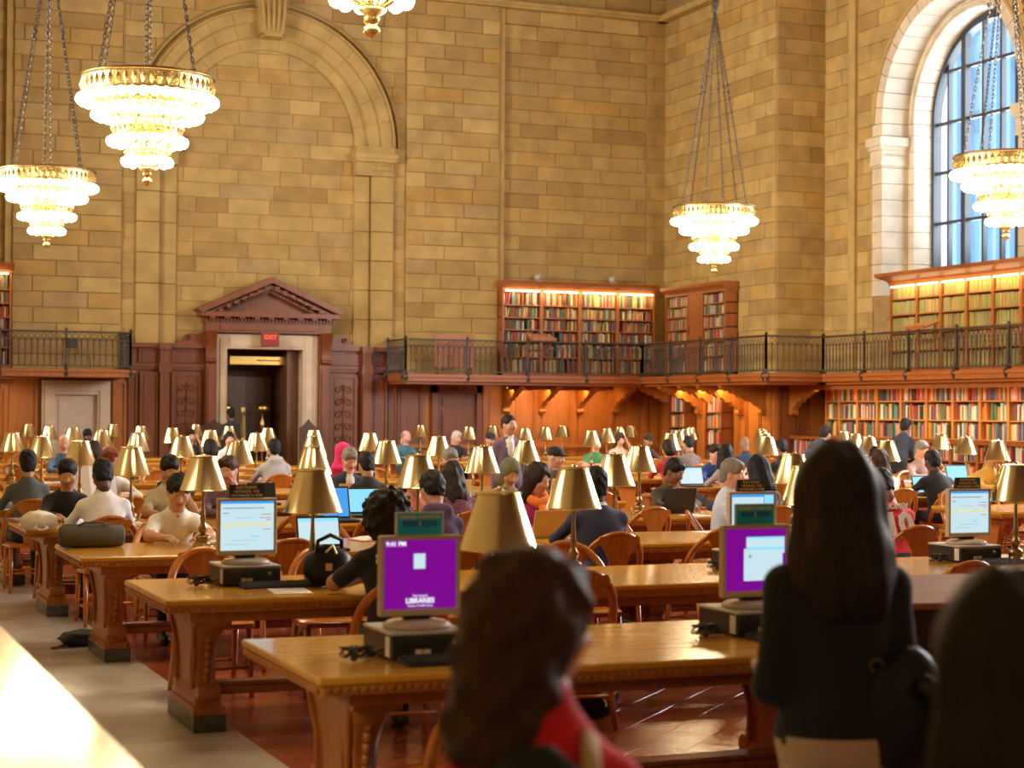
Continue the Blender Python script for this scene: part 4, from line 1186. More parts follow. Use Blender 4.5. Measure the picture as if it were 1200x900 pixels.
for c in (0, 1):
    for k in range(NROW):
        if c == 1 and project(URC, yrow(k), TH)[0] > 1215: continue
        t = empty('reading_table', (u0c(c), yrow(k), 0))
        note = TNOTE.get((c, k), '')
        tag(t, ('long oak reading table %s, %s, %s' % (colname(c), rowname(k), note)).rstrip(', '), 'table', 'oak reading tables')
        if note: t['label'] = 'long oak reading table %s' % note
        else: t['label'] = 'long oak reading table %s, %s' % (colname(c), rowname(k))
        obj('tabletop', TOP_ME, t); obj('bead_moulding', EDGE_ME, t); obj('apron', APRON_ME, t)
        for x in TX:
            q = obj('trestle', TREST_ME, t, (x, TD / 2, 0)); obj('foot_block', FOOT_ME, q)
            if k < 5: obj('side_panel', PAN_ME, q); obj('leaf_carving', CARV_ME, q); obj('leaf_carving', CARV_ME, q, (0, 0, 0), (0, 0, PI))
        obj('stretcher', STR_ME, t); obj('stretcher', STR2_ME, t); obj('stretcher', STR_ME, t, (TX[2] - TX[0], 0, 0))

# ---------------------------------------------------------------- brass lamps
LH = LZ - TH
sh_ = MB(); sh_.lathe([(.167, LH - .247), (.164, LH - .247), (.086, LH - .01), (.0, LH - .01)], 40); sh_.lathe([(.167, LH - .247), (.172, LH - .244), (.167, LH - .238), (.091, LH - .014), (.097, LH - .010), (.095, LH - .002), (.06, LH + .004), (.02, LH + .006), (.016, LH + .014), (0, LH + .018)], 40)
SHADE_ME = sh_.mesh('lamp_shade', BRASS, 50, fix=True)
sm_ = MB(); sm_.lathe([(.018, .10), (.030, .12), (.036, .14), (.022, .16), (.016, .18), (.022, .21), (.016, .24), (.0105, .34), (.010, LH - .02), (0, LH - .02)], 12)
STEM_ME = sm_.mesh('stem', BRASS_D, True)
bs_ = MB(); bs_.lathe([(.0, .0), (.075, .0), (.078, .012), (.06, .022), (.045, .035), (.05, .055), (.055, .075), (.04, .09), (.018, .10), (0, .101)], 16)
BASE_ME = bs_.mesh('base', BRASS_D, True)
bb_ = MB(); bb_.ico((0, 0, LH - .15), .035, 1); BULB_ME = bb_.mesh('bulb', emis('lamp_bulb_glow', (1.0, .78, .42), 3.0), True)
cl_ = MB(); cl_.lathe([(.024, LH - .265), (.022, LH - .24), (.012, LH - .235)], 10); COLLAR_ME = cl_.mesh('collar', BRASS, True)
for c in (0, 1):
    for k in range(NROW):
        for j in range(4):
            u, v = u0c(c) + LU + LS * j, yrow(k) + TD / 2
            X, Y, z2 = project(u, v, LZ)
            if X < -40 or X > 1240: continue
            t = empty('table_lamp', (u, v, TH), random.uniform(0, 6)); tag(t, 'brass table lamp, %s from the %s end, reading table in %s, %s' % (ORD[j], 'aisle', rowname(k).replace(' from the doorway wall', '') + ' from doorway', 'marble aisle side' if c == 0 else 'book wall side'), 'lamp', 'brass reading lamps')
            t['label'] = 'brass lamp, %s along its table, %s table row from doorway wall, %s' % (ORD[j], ORD[NROW - 1 - k], 'marble aisle side' if c == 0 else 'book wall side')
            obj('base', BASE_ME, t); obj('stem', STEM_ME, t); obj('lamp_shade', SHADE_ME, t); obj('bulb', BULB_ME, t)
            if k < 7: obj('collar', COLLAR_ME, t)

# ---------------------------------------------------------------- low counter by the wall, with its lamp just out of the picture
CT = wood('polished_counter_wood', (0.60, 0.34, 0.09), (0.70, 0.44, 0.14), 0.16, 3.0, 'Y', coat=0.6, bump=0.01, world_coord=True)
t = empty('counter', (0, 2.6, 0)); tag(t, 'long polished honey-coloured counter along the marble aisle', 'counter')
m = MB(); m.rbox(-.88, .76, 0, 14.0, .905, .95, .012); m.build('worktop', CT, t)
m = MB(); m.rbox(-.88, .745, .01, 13.99, .885, .905, .006); m.build('edge_moulding', OAK_DARK, t)
m = MB(); m.box(-.88, .62, .1, 13.9, 0, .885); m.build('body', PANEL, t)
for i in range(14):
    m = MB(); m.box(.62, .635, .15 + i * .98, .98 + i * .98, .12, .80); m.build('panel', PANEL, t)
t = empty('counter_lamp', (-.02, 5.6, .95)); tag(t, 'brass lamp lighting the polished counter', 'lamp')
for nm, me in (('base', BASE_ME), ('stem', STEM_ME), ('lamp_shade', SHADE_ME), ('bulb', BULB_ME)): obj(nm, me, t)
point('counter_lamp_light', (-.02, 5.6, .95 + LH - .2), 110, (1.0, .84, .52), .04)

# ---------------------------------------------------------------- chairs
def chair_parts():
    P = []
    m = MB(); vs = []; fs = []
    prof = [(-.20, -.20), (-.225, -.05), (-.235, .12), (-.20, .215), (0, .235), (.20, .215), (.235, .12), (.225, -.05), (.20, -.20), (0, -.215)]
    N = len(prof)
    for z, s in ((.415, .96), (.42, 1.0), (.447, 1.0), (.455, .95)):
        for x, y in prof: vs.append((x * s, y * s, z - (0.0 if z < .45 else 0)))
    vs.append((0, 0, .443))
    for i in range(3):
        for k in range(N): fs.append((i * N + k, i * N + (k + 1) % N, (i + 1) * N + (k + 1) % N, (i + 1) * N + k))
    for k in range(N): fs.append((3 * N + k, 3 * N + (k + 1) % N, len(vs) - 1))
    fs.append(tuple(range(N))[::-1])
    m.add(vs, fs); P.append(('seat', m.mesh('seat', CHAIR, 50), 1))
    for sx in (-1, 1):
        m = MB(); m.tube([(sx * .19, .17, .42), (sx * .195, .185, .2), (sx * .20, .20, 0)], [.022, .019, .015], 8); P.append(('leg', m.mesh('leg', CHAIR, True), 1))
        m = MB(); m.tube([(sx * .185, -.16, .42), (sx * .19, -.20, .2), (sx * .20, -.26, 0)], [.022, .020, .016], 8); P.append(('leg', m.mesh('leg', CHAIR, True), 1))
    # bow: one bent rail from arm stump up over the back
    pts = []
    for i in range(25):
        a = PI * i / 24
        x = -.245 * math.cos(a); z = .455 + .405 * math.sin(a) ** .62 if math.sin(a) > 0 else .455
        y = -.02 - .235 * math.sin(a) ** .8 if math.sin(a) > 1e-6 else -.02
        pts.append((x, y, max(z, .45)))
    m = MB(); m.tube(pts, .026, 8, flat=.72); P.append(('bow_rail', m.mesh('bow_rail', CHAIR, True), 1))
    # splat: broad fiddle-shaped board, curved back
    sec = [(.455, .075), (.52, .085), (.60, .065), (.68, .075), (.76, .12), (.815, .17), (.845, .15)]
    m = MB(); vs = []; fs = []
    for z, hw in sec:
        yb = -.20 - .055 * (z - .455) / .4
        for x in (-hw, -hw * .5, 0, hw * .5, hw):
            cy = yb - .012 + .02 * (abs(x) / .17) ** 2
            vs.append((x, cy - .009, z)); 
        for x in (-hw, -hw * .5, 0, hw * .5, hw):
            cy = yb - .012 + .02 * (abs(x) / .17) ** 2
            vs.append((x, cy + .009, z))
    for i in range(len(sec) - 1):
        for k in range(4):
            a = i * 10 + k; b = (i + 1) * 10 + k
            fs.append((a, a + 1, b + 1, b)); fs.append((a + 5, b + 5, b + 6, a + 6))
        fs.append((i * 10, (i + 1) * 10, (i + 1) * 10 + 5, i * 10 + 5)); fs.append((i * 10 + 4, i * 10 + 9, (i + 1) * 10 + 9, (i + 1) * 10 + 4))
    m.add(vs, fs); P.append(('splat', m.mesh('splat', CHAIR, 60), 1))
    m = MB(); m.tube([(-.19, .19, .18), (.19, .19, .18)], .011, 6); m.tube([(-.19, -.21, .18), (.19, -.21, .18)], .011, 6); m.tube([(-.195, .19, .15), (-.195, -.21, .15)], .011, 6); m.tube([(.195, .19, .15), (.195, -.21, .15)], .011, 6)
    P.append(('stretcher', m.mesh('stretcher', CHAIR, True), 1))
    return P
CH = chair_parts()
def join_meshes(mes, name, mat):
    m = MB()
    for me in mes: m.add([tuple(v.co) for v in me.vertices], [tuple(p.vertices) for p in me.polygons])
    return m.mesh(name, mat, 50)
FARCHAIR_ME = join_meshes([me for _, me, _ in CH], 'reading_chair', CHAIR)
CHAIRS = []
def chair(x, y, rz, label, parts=True, group='bow-back reading chairs'):
    if parts:
        t = empty('reading_chair', (x, y, 0), rz); tag(t, label, 'chair', group)
        for nm, me, _ in CH: obj(nm, me, t)
    else:
        t = obj('reading_chair', FARCHAIR_ME, None, (x, y, 0), (0, 0, rz)); tag(t, label, 'chair', group)
    CHAIRS.append((x, y)); return t

# ---------------------------------------------------------------- chandeliers
DC = 1.62
BULB = emis('globe_bulb_glow', (1.0, 0.80, 0.48), 24.0, (1, .9, .7))
bl = MB(); bl.ico((0, 0, 0), .060, 2); GLOBE_ME = bl.mesh('globe_bulb', BULB, True)
CRY = plain('gilt_crystal', (0.86, 0.62, 0.26), 0.25, 0.85, var=0.3, scale=35, bump=0.6)
def chandelier_meshes():
    P = {}
    m = MB(); R = .485 * DC
    m.lathe([(R - .03, .0), (R + .02, .0), (R + .03, -.02), (R + .015, -.035), (R - .02, -.035)], 48); P['rim'] = m.mesh('rim', BRASS_D, True)
    def band(nm, R, z0, z1, n, nb):
        m = MB(); m.lathe([(R, z0), (R + .012, z0 - .01), (R + .012, z1 + .01), (R, z1)], 40)
        for k in range(n):
            a = 2 * PI * k / n; c, s = math.cos(a), math.sin(a); zm = (z0 + z1) / 2; h = (z0 - z1) / 2 * .85; w = PI * R / n * .8
            p = lambda rr, t, z: ((R + rr) * c - t * s, (R + rr) * s + t * c, z)
            m.add([p(.012, -w, zm), p(.012, w, zm), p(.012, 0, zm + h), p(.012, 0, zm - h), p(.045, 0, zm)], [(0, 3, 4), (3, 1, 4), (1, 2, 4), (2, 0, 4)])
        P[nm] = m.mesh('crystal_band', CRY)
    band('b1', .475 * DC, -.03, -.22, 48, 0); band('b1b', .36 * DC, -.35, -.42, 36, 0); band('b2', .245 * DC, -.54, -.72, 28, 0); band('b3', .15 * DC, -.88, -.97, 18, 0)
    # cups under the bulbs
    m = MB()
    for R, z in ((.485 * DC, -.23), (.37 * DC, -.42), (.262 * DC, -.73), (.155 * DC, -.97)): m.lathe([(R - .05, z), (R + .015, z), (R + .02, z - .02), (R - .05, z - .02)], 40)
    for k in range(12):
        a = 2 * PI * k / 12; m.tube([(.48 * DC * math.cos(a), .48 * DC * math.sin(a), -.2), (.25 * DC * math.cos(a), .25 * DC * math.sin(a), -.52), (.25 * DC * math.cos(a), .25 * DC * math.sin(a), -.72), (.15 * DC * math.cos(a), .15 * DC * math.sin(a), -.86), (.15 * DC * math.cos(a), .15 * DC * math.sin(a), -1.0), (.03, 0, -1.12)], .012, 5)
    P['arms'] = m.mesh('frame', GILT, True)
    m = MB(); m.lathe([(0, -1.08), (.09, -1.09), (.10, -1.12), (.055, -1.15), (.06, -1.18), (.05, -1.21), (.03, -1.225), (.055, -1.24), (.065, -1.265), (.045, -1.295), (.012, -1.31), (.008, -1.33), (0, -1.335)], 16); P['finial'] = m.mesh('finial', GILT, True)
    # chain of links
    m = MB(); L = 4.2; n = 60
    apex = Vector((0, 0, 3.9))
    for k in range(n):
        t0, t1 = k / n, (k + 1) / n
        A = Vector((.40 * DC, 0, 0)).lerp(apex, t0 - .004); B = Vector((.40 * DC, 0, 0)).lerp(apex, t1 + .004)
        wv = Vector((0, .02, 0)) if k % 2 else Vector((.02, 0, 0))
        Mi = (A + B) / 2
        m.tube([A, Mi + wv - (Mi - A) * .4, Mi + wv + (Mi - A) * .4, B, Mi - wv + (Mi - A) * .4, Mi - wv - (Mi - A) * .4], .0065, 4, closed=True)
    ctr = Vector((.40 * DC, 0, 0)).lerp(apex, .58); m.ico(ctr, .035, 1); m.ico(ctr + Vector((0, 0, .12)), .03, 1)
    P['chain'] = m.mesh('chain', IRON)
    m = MB(); m.lathe([(0, 4.1), (.05, 4.08), (.09, 4.0), (.05, 3.9), (.08, 3.85), (.02, 3.8), (0, 3.78)], 12); m.tube([(0, 0, 4.05), (0, 0, 8.0)], .02, 6); P['hook'] = m.mesh('hook', IRON, True)
    return P
CP = chandelier_meshes()
ZTOP = 5.43
E_ = at_z(430, 50, ZTOP - 1.23)
for x, y, lab in ((E_.x, E_.y, 'over the marble aisle, third from the doorway wall'), (3.78, 20.15, 'over the marble aisle, second from the doorway wall'), (3.84, 28.75, 'over the marble aisle, nearest the blind arch wall'), (15.6, 28.7, 'hanging before the corner gallery bookcase'), (16.25, 21.2, 'hanging before the arched window')):
    t = empty('chandelier', (x, y, ZTOP)); t.scale = (.92, .92, .92); tag(t, 'lit tiered gilt chandelier ' + lab, 'chandelier', 'tiered gilt chandeliers')
    obj('rim', CP['rim'], t)
    for b in ('b1', 'b1b', 'b2', 'b3'): obj('crystal_band', CP[b], t)
    obj('frame', CP['arms'], t); obj('finial', CP['finial'], t); obj('hook', CP['hook'], t)
    for k in range(6): obj('chain', CP['chain'], t, (0, 0, 0), (0, 0, PI / 3 * k + .3))
    for R, z, n in ((.495 * DC, -.295, 38), (.385 * DC, -.475, 28), (.27 * DC, -.79, 20), (.162 * DC, -1.035, 12)):
        for k in range(n): obj('globe_bulb', GLOBE_ME, t, (R * math.cos(2 * PI * k / n), R * math.sin(2 * PI * k / n), z))
# ================================================================== THINGS ON THE TABLES
def on_table(px, py): return at_z(px, py, TH)
PURPLE = emis('purple_screen', (0.22, 0.0, 0.30), 0.65, (0.02, 0, 0.03))
SCRW = emis('pale_screen', (0.62, 0.84, 0.92), 0.68, (.05, .05, .05))
SCRB = emis('blue_screen', (0.03, 0.28, 0.70), 0.9, (.02, .02, .05))
SCRSKY = emis('sky_blue_screen', (0.22, 0.62, 0.85), 0.9, (.02, .02, .05))
SCRYEL = emis('yellow_screen_bar', (0.80, 0.70, 0.30), 0.8, (.05, .05, .02))
SCRGREY = emis('grey_screen_line', (0.25, 0.36, 0.42), 0.6, (.05, .05, .05))
SCRRED = emis('red_screen_line', (0.75, 0.30, 0.35), 0.7, (.05, .02, .02))
SCRTX = emis('white_screen_text', (0.80, 0.82, 0.90), 0.9, (.05, .05, .05))
TEAL = plain('teal_card', (0.0, 0.55, 0.95), 0.5, var=0.1)
TEALD = plain('navy_card_band', (0.01, 0.20, 0.75), 0.5, var=0.1)
def computer(px, py, kind, sign, lab, rz=0.0, number='3'):
    p = on_table(px, py)
    M = Matrix.Translation((p.x, p.y, TH)) @ Matrix.Rotation(rz, 4, 'Z')
    def T(name, x, y, z, lb, cat):
        t = empty(name); t.matrix_world = M @ Matrix.Translation((x, y, z)); tag(t, lb, cat); return t
    # desktop case
    t = T('computer_case', 0, 0, 0, 'black desktop computer case with grey lid under the monitor ' + lab, 'computer')
    m = MB(); m.rbox(-.165, .165, 0, .37, .008, .10, .006); m.build('body', BLACK, t)
    m = MB(); m.rbox(-.167, .167, .005, .372, .10, .114, .004); m.build('lid', GREYP, t)
    m = MB(); m.rbox(-.13, .03, -.004, 0.0, .06, .09, .002); m.build('drive_slot', BLACK, t)
    m = MB(); m.lathe([(0, -.006), (.010, -.005), (.010, .0)], 10, (.10, 0, .07), axis='Y'); m.build('button', GREYP, t, True)
    m = MB(); m.box(-.03, .0, -.003, 0, .02, .045); m.box(-.065, -.035, -.003, 0, .02, .045); m.build('sticker', LINEN, t)
    m = MB(); m.box(-.168, -.165, .02, .07, .015, .095); m.build('side_label', WHITE, t)
    # monitor
    z0 = .114
    t = T('monitor', 0, .17, z0, 'beige flat monitor %s %s' % ({'purple': 'with a plain purple screen', 'windows': 'showing a window on purple', 'page': 'showing a pale catalogue page', 'blue': 'showing a page on blue'}[kind], lab), 'monitor')
    m = MB(); m.lathe([(0, 0), (.135, 0), (.14, .012), (.12, .026), (.05, .034), (0, .034)], 24); m.build('base', BEIGE, t, True)
    m = MB(); m.rbox(-.06, .06, -.02, .035, .03, .12, .01); m.build('neck', BLACK, t)
    W, H, zb = .172, .325, .05
    m = MB()
    m.rbox(-W, W, -.045, 0.0, zb, zb + .028, .005); m.rbox(-W, W, -.045, 0.0, zb + H - .018, zb + H, .005); m.rbox(-W, -W + .018, -.045, 0, zb + .02, zb + H - .01, .005); m.rbox(W - .018, W, -.045, 0, zb + .02, zb + H - .01, .005); m.box(-W + .01, W - .01, -.03, .01, zb + .01, zb + H - .01); m.rbox(-.12, .12, 0, .05, zb + .04, zb + H - .05, .01)
    m.build('frame', BEIGE, t)
    sx, s0, s1 = W - .018, zb + .028, zb + H - .018
    y = -.036
    m = MB(); m.box(-sx, sx, y, y + .004, s0, s1); scr = m.build('screen', {'purple': PURPLE, 'windows': PURPLE, 'page': SCRW, 'blue': SCRB}[kind], t)
    def q(nm, mat, a, b, c, d, e=.001):
        m = MB(); m.box(-sx + 2 * sx * a, -sx + 2 * sx * b, y - e, y - e + .0008, s0 + (s1 - s0) * c, s0 + (s1 - s0) * d); m.build(nm, mat, scr)
    if kind == 'purple':
        q('icon', SCRW, .41, .57, .58, .80)
        text('clock_text', '9:41 PM', .026, SCRTX, scr, (-sx + .05, y - .002, s1 - .016), (PI / 2, 0, 0), bold=.0006)
        text('logo_text', 'The branch', .014, SCRTX, scr, (0, y - .002, s0 + .052), (PI / 2, 0, 0))
        text('logo_text', 'LIBRARIES', .028, SCRTX, scr, (0, y - .002, s0 + .032), (PI / 2, 0, 0), bold=.0008)
        text('logo_text', 'The New York Public Library', .009, SCRTX, scr, (0, y - .002, s0 + .012), (PI / 2, 0, 0))
    if kind == 'windows':
        q('dialog', SCRW, .30, .95, .16, .68); q('dialog', SCRW, .34, .98, .60, .86, .0015); q('title_bar', SCRSKY, .34, .98, .66, .70, .002); q('title_bar', SCRSKY, .34, .98, .84, .87, .002); q('icon', SCRGREY, .38, .42, .53, .58, .002)
    if kind == 'page':
        q('title_bar', SCRB, 0, 1, .95, 1.0); q('heading', SCRGREY, .04, .82, .85, .87); q('rule', SCRYEL, .04, .96, .50, .54); q('link_line', SCRGREY, .05, .15, .75, .77); q('link_line', SCRGREY, .75, .95, .72, .735); q('alert_line', SCRRED, .72, .95, .65, .67); q('alert_line', SCRRED, .86, .95, .61, .63); q('link_line', SCRGREY, .80, .95, .42, .435); q('button', SCRSKY, .58, .72, .26, .30); q('text_line', SCRGREY, .28, .60, .655, .662); q('text_line', SCRGREY, .2, .7, .2, .206); q('text_line', SCRGREY, .1, .55, .12, .126)
    if kind == 'blue': q('dialog', SCRW, .02, .76, .2, .94); q('title_bar', SCRSKY, .78, .99, .5, .98)
    # sign on the monitor
    zt = z0 + zb + H
    if sign == 'teal':
        t = T('sign_card', 0, .15, zt, 'teal card sign in a clear holder on the monitor ' + lab, 'sign')
        m = MB(); m.rbox(-.105, .105, -.006, .0, 0, .095, .002); m.build('holder', WHITE, t)
        m = MB(); m.box(-.095, .095, -.008, -.006, .004, .09); c = m.build('card', TEAL, t)
        m = MB(); m.box(-.075, .075, -.009, -.008, .035, .06); m.build('band', TEALD, c)
        text('lettering', 'EXPRESS COMPUTER', .019, LINEN, c, (0, -.0095, .073), (PI / 2, 0, 0), bold=.0008, extrude=.0004)
        text('lettering', number, .024, LINEN, c, (0, -.0095, .047), (PI / 2, 0, 0), bold=.0008, extrude=.0004)
    else:
        t = T('sign_card', 0, .15, zt, 'black card sign with cream lettering on the monitor ' + lab, 'sign')
        m = MB(); m.prism([(-.006, 0), (.03, 0), (.012, .075), (.004, .075)], -.10, .10, 'X'); m.build('card', BLACK, t)
        for i, s in enumerate(('ELECTRONIC', 'CATALOG, THE', 'DATABASES & WEB')):
            text('lettering', s, .021, LINEN, t, (0, -.0045 + .011 * (.06 - i * .021) / .075 - .003, .059 - i * .0225), (PI / 2 - .13, 0, 0), bold=.0007, extrude=.0004)
    # keyboard
    t = T('keyboard', .06 if kind != 'page' else .12, -.17, 0, 'black keyboard in front of the computer ' + lab, 'keyboard')
    m = MB(); m.prism([(0, 0), (.14, 0), (.14, .028), (0, .012)], -.21, .21, 'X'); m.build('body', BLACK, t)
    kk = plain('keycap', (.035, .033, .03), .5, var=.1) if 'keycap' not in MATS else MATS['keycap']
    m = MB(); m.rbox(-.016 / 2, .016 / 2, -.008, .008, 0, .006, .002); km = m.mesh('key', kk)
    for r in range(5):
        for cx in range(20): obj('key', km, t, (-.195 + cx * .0205, .02 + r * .025, .0135 + (.02 + r * .025) * .115))
    # cable tangle
    m = MB(); R = random.Random(px)
    for w in range(3):
        pts = []
        for i in range(40):
            a = i * .5 + w; r = .045 + .01 * math.sin(i * .9 + w)
            pts.append((-.26 + r * math.cos(a) - .02 * w, .08 + r * .6 * math.sin(a), .012 + .045 * abs(math.sin(i * .33 + w))))
        pts += [(-.2, .12, .02), (-.165, .14, .03)]
        m.tube(pts, .0035, 5)
    m.ico((-.31, .03, .022), .018, 1); m.tube([(-.31, .03, .02), (-.31, .03, .06)], [.012, .005], 6)
    o = m.build('cable', BLACK); o.matrix_world = M; tag(o, 'tangled black cable and plug beside the computer ' + lab, 'cable'); 
computer(509, 775, 'purple', 'teal', 'above the sports bag', number='3')
computer(907, 742, 'windows', 'teal', 'beside the woman in black', number='2')
computer(299, 691, 'page', 'black', 'at the aisle end')
computer(897, 664, 'blue', 'black', 'before the light blue shirt')
computer(1153, 652, 'page', 'black', 'near the red jersey')

# ---------------------------------------------------------------- laptops
LAPN = {}
def laptop(x, y, rz, lab, screen=None, lid=None, size=.31, open_=1.85, logo=False, white=False):
    """screen faces local -y (user sits at -y)"""
    t = empty('laptop', (x, y, TH), rz); tag(t, lab, 'laptop')
    bm_ = lid or BLACK
    h = size / 2; d = size * .70
    m = MB(); m.rbox(-h, h, -d / 2, d / 2, .002, .022, .004); m.build('base', bm_, t)
    kk = MATS.get('keycap') or BLACK
    m = MB(); m.box(-h * .85, h * .85, -.02, d / 2 - .02, .022, .0235); m.build('keyboard', kk, t)
    o_ = open_ - PI / 2
    m = MB(); m.rbox(-h, h, 0, .012, 0, d, .004); l = m.build('lid', bm_, t, loc=(0, d / 2 - .005, .022)); l.rotation_euler = (-o_, 0, 0)
    m = MB(); m.box(-h * .92, h * .92, -.0015, 0, .018, d - .018); s = m.build('screen', screen or BLACK, l)
    if screen is SCRW: m = MB(); m.box(-h * .92, h * .92, -.0025, -.0015, d - .04, d - .018); m.build('title_bar', SCRSKY, l)
    if logo: m = MB(); m.lathe([(0, .0), (.016, .0), (.016, .0135), (0, .0135)], 12, (0, 0, d / 2), axis='Y'); m.build('logo', WHITE, l)
    if white:
        m = MB(); m.box(-h, h, .0121, .0135, d - .012, d); m.box(-h, -h + .012, .0121, .0135, 0, d); m.box(h - .012, h, .0121, .0135, 0, d); m.build('border', WHITE, l)
    return t
TAN = plain('tan_lid', (0.62, 0.40, 0.16), 0.4, var=.05)
IVORY = plain('ivory_lid', (0.72, 0.56, 0.32), 0.35, var=.05)
def lap_row(px, k, off, facing, lab, **kw):
    """off: distance of the laptop centre from the near table edge; facing 'N' = user on the camera side"""
    y = yrow(k) + off
    return laptop(u_at(px, y), y, 0.0 if facing == 'N' else PI, lab, **kw)
p = on_table(388, 650); laptop(p.x, p.y + .12, 0.0, 'black laptop with a pale page open at an empty seat', screen=SCRW, size=.32)
lap_row(392, 3, .3, 'N', 'laptop with a glowing blue desktop half hidden by a lamp', screen=SCRB, size=.42)
lap_row(434, 3, .95, 'N', 'black laptop with a light blue screen beside a draped jacket', screen=SCRSKY, size=.36)
lap_row(424, 5, .8, 'F', 'black laptop lid with white border in front of a grey-haired reader', white=True, logo=True, size=.30)
lap_row(533, 4, .85, 'F', 'ivory laptop lid in front of a red-faced reader', lid=IVORY, logo=True)
lap_row(483, 2, .85, 'F', 'tan laptop lid with a white dot in front of the pink shirt', lid=TAN, logo=True, size=.34)
lap_row(640, 2, .85, 'F', 'tan laptop lid in front of the orange scarf', lid=TAN, size=.3)
lap_row(656, 4, .85, 'F', 'ivory laptop lid before a reader in a dark cap', lid=IVORY)
lap_row(408, 4, .85, 'F', 'small brown laptop lid on the table of the navy reader', lid=TAN, size=.26)
lap_row(790, 3, .75, 'F', 'open black laptop before the reader in a red vest', size=.34)
lap_row(818, 5, .3, 'N', 'laptop with a pale screen beside a reader in blue', screen=SCRW, size=.36)
lap_row(866, 5, .3, 'N', 'laptop with a bright blue screen beside a grey knit top', screen=SCRSKY)
lap_row(612, 1, .85, 'N', 'pale blue screen glimpsed behind the largest brass shade', screen=SCRSKY)
p = at_y(1092, 575, yrow(4) + .3); laptop(p.x, p.y, 0.0, 'laptop with a blue page beside the reader in black', screen=SCRSKY, size=.32)
p = at_y(1131, 560, yrow(5) + .3); laptop(p.x, p.y, 0.0, 'laptop with a pale blue screen beyond the reader in black', screen=SCRSKY, size=.36)
lap_row(312, 4, .35, 'N', 'black laptop with white border beside a hooded sweatshirt', size=.3, white=True)

# ---------------------------------------------------------------- bags and odds and ends
def blob(m, c, r, sub=3, sc=(1, 1, 1), noise=.08, seed=0, flat=None):
    bm = bmesh.new(); bmesh.ops.create_icosphere(bm, subdivisions=sub, radius=1)
    R = random.Random(seed); ph = [R.uniform(0, 6) for _ in range(6)]
    vs = []
    for v in bm.verts:
        x, y, z = v.co
        k = 1 + noise * (math.sin(4 * x + ph[0]) * math.sin(5 * y + ph[1]) + .6 * math.sin(9 * z + ph[2] + 3 * x) + .4 * math.sin(13 * x + 7 * y + ph[3]))
        q = [x * r * sc[0] * k, y * r * sc[1] * k, z * r * sc[2] * k]
        if flat is not None: q[2] = max(q[2], flat)
        vs.append((c[0] + q[0], c[1] + q[1], c[2] + q[2]))
    fs = [tuple(v.index for v in f.verts) for f in bm.faces]; bm.free()
    m.add(vs, fs); return m
GREYCLOTH = plain('grey_canvas', (.085, .08, .065), .8, var=.2, bump=.2)
BLACKLEATHER = plain('black_leather', (.010, .009, .009), .5, var=.2, bump=.3, spec=.3)
NAVYCLOTH = plain('navy_nylon', (.02, .025, .05), .6, var=.2, bump=.2)
WHITEPLASTIC = plain('white_plastic_bag', (.80, .74, .66), .4, var=.06, bump=.3)
# grey cylindrical bag on the third table
p = on_table(112, 649)
t = empty('duffel_bag', (p.x, p.y + .08, TH)); tag(t, 'grey cylindrical bag lying on the aisle end of a table', 'bag')
m = MB(); pr = [(0, -.23), (.06, -.228), (.078, -.21), (.082, -.1), (.080, 0), (.083, .1), (.078, .21), (.06, .228), (0, .23)]; m.lathe(pr, 20, (0, 0, .081), axis='X'); m.build('body', GREYCLOTH, t, True)
m = MB(); m.tube([(-.1, -.03, .158), (-.06, -.05, .18), (.06, -.05, .18), (.1, -.03, .158)], .008, 6); m.build('handle', GREYCLOTH, t, True)
m = MB(); m.tube([(-.2, 0, .164), (.2, 0, .164)], .004, 5); m.build('zip', BLACK, t)
# white plastic bag
p = on_table(50, 630)
t = empty('plastic_bag', (p.x, p.y + .12, TH)); tag(t, 'white plastic bag slumped at the table end', 'bag')
m = MB(); blob(m, (0, 0, .075), .14, sc=(1.1, .75, .62), noise=.10, seed=4, flat=-.07); m.build('body', WHITEPLASTIC, t, True)
for s in (-1, 1): m = MB(); m.tube([(s * .02, -.09, .05), (s * .05, -.15, .03), (s * .01, -.18, .012), (0, -.14, .012)], .010, 6); m.build('handle', WHITEPLASTIC, t, True)
p = on_table(20, 620); m = MB(); m.rbox(-.12, .12, -.16, .16, 0, .025, .004); o = m.build('folder', plain('mauve_card', (.35, .22, .26), .6, var=.1), None, loc=(p.x + .1, p.y + .12, TH), rz=.2); tag(o, 'flat mauve folder beside the white plastic bag', 'folder')
# black handbag with gilt clasp on second table
p = on_table(394, 692)
t = empty('handbag', (p.x, p.y + .10, TH), .15); tag(t, 'glossy black handbag with metal clasp slumped on the table', 'bag')
m = MB(); blob(m, (0, 0, .11), .145, sc=(1.0, .7, .85), noise=.06, seed=2, flat=-.105); m.build('body', BLACKLEATHER, t, True)
m = MB(); m.tube([(-.09, -.03, .18), (-.08, -.03, .26), (0, -.02, .29), (.08, .0, .26), (.09, .02, .18)], .012, 8); m.build('handle', BLACKLEATHER, t, True)
m = MB(); m.tube([(-.06, -.09, .2), (-.02, -.10, .24), (.0, -.1, .19)], .007, 6); m.box(-.07, -.03, -.115, -.105, .1, .14); m.build('clasp', plain('pale_gilt', (.75, .62, .38), .3, .9, var=0), t)
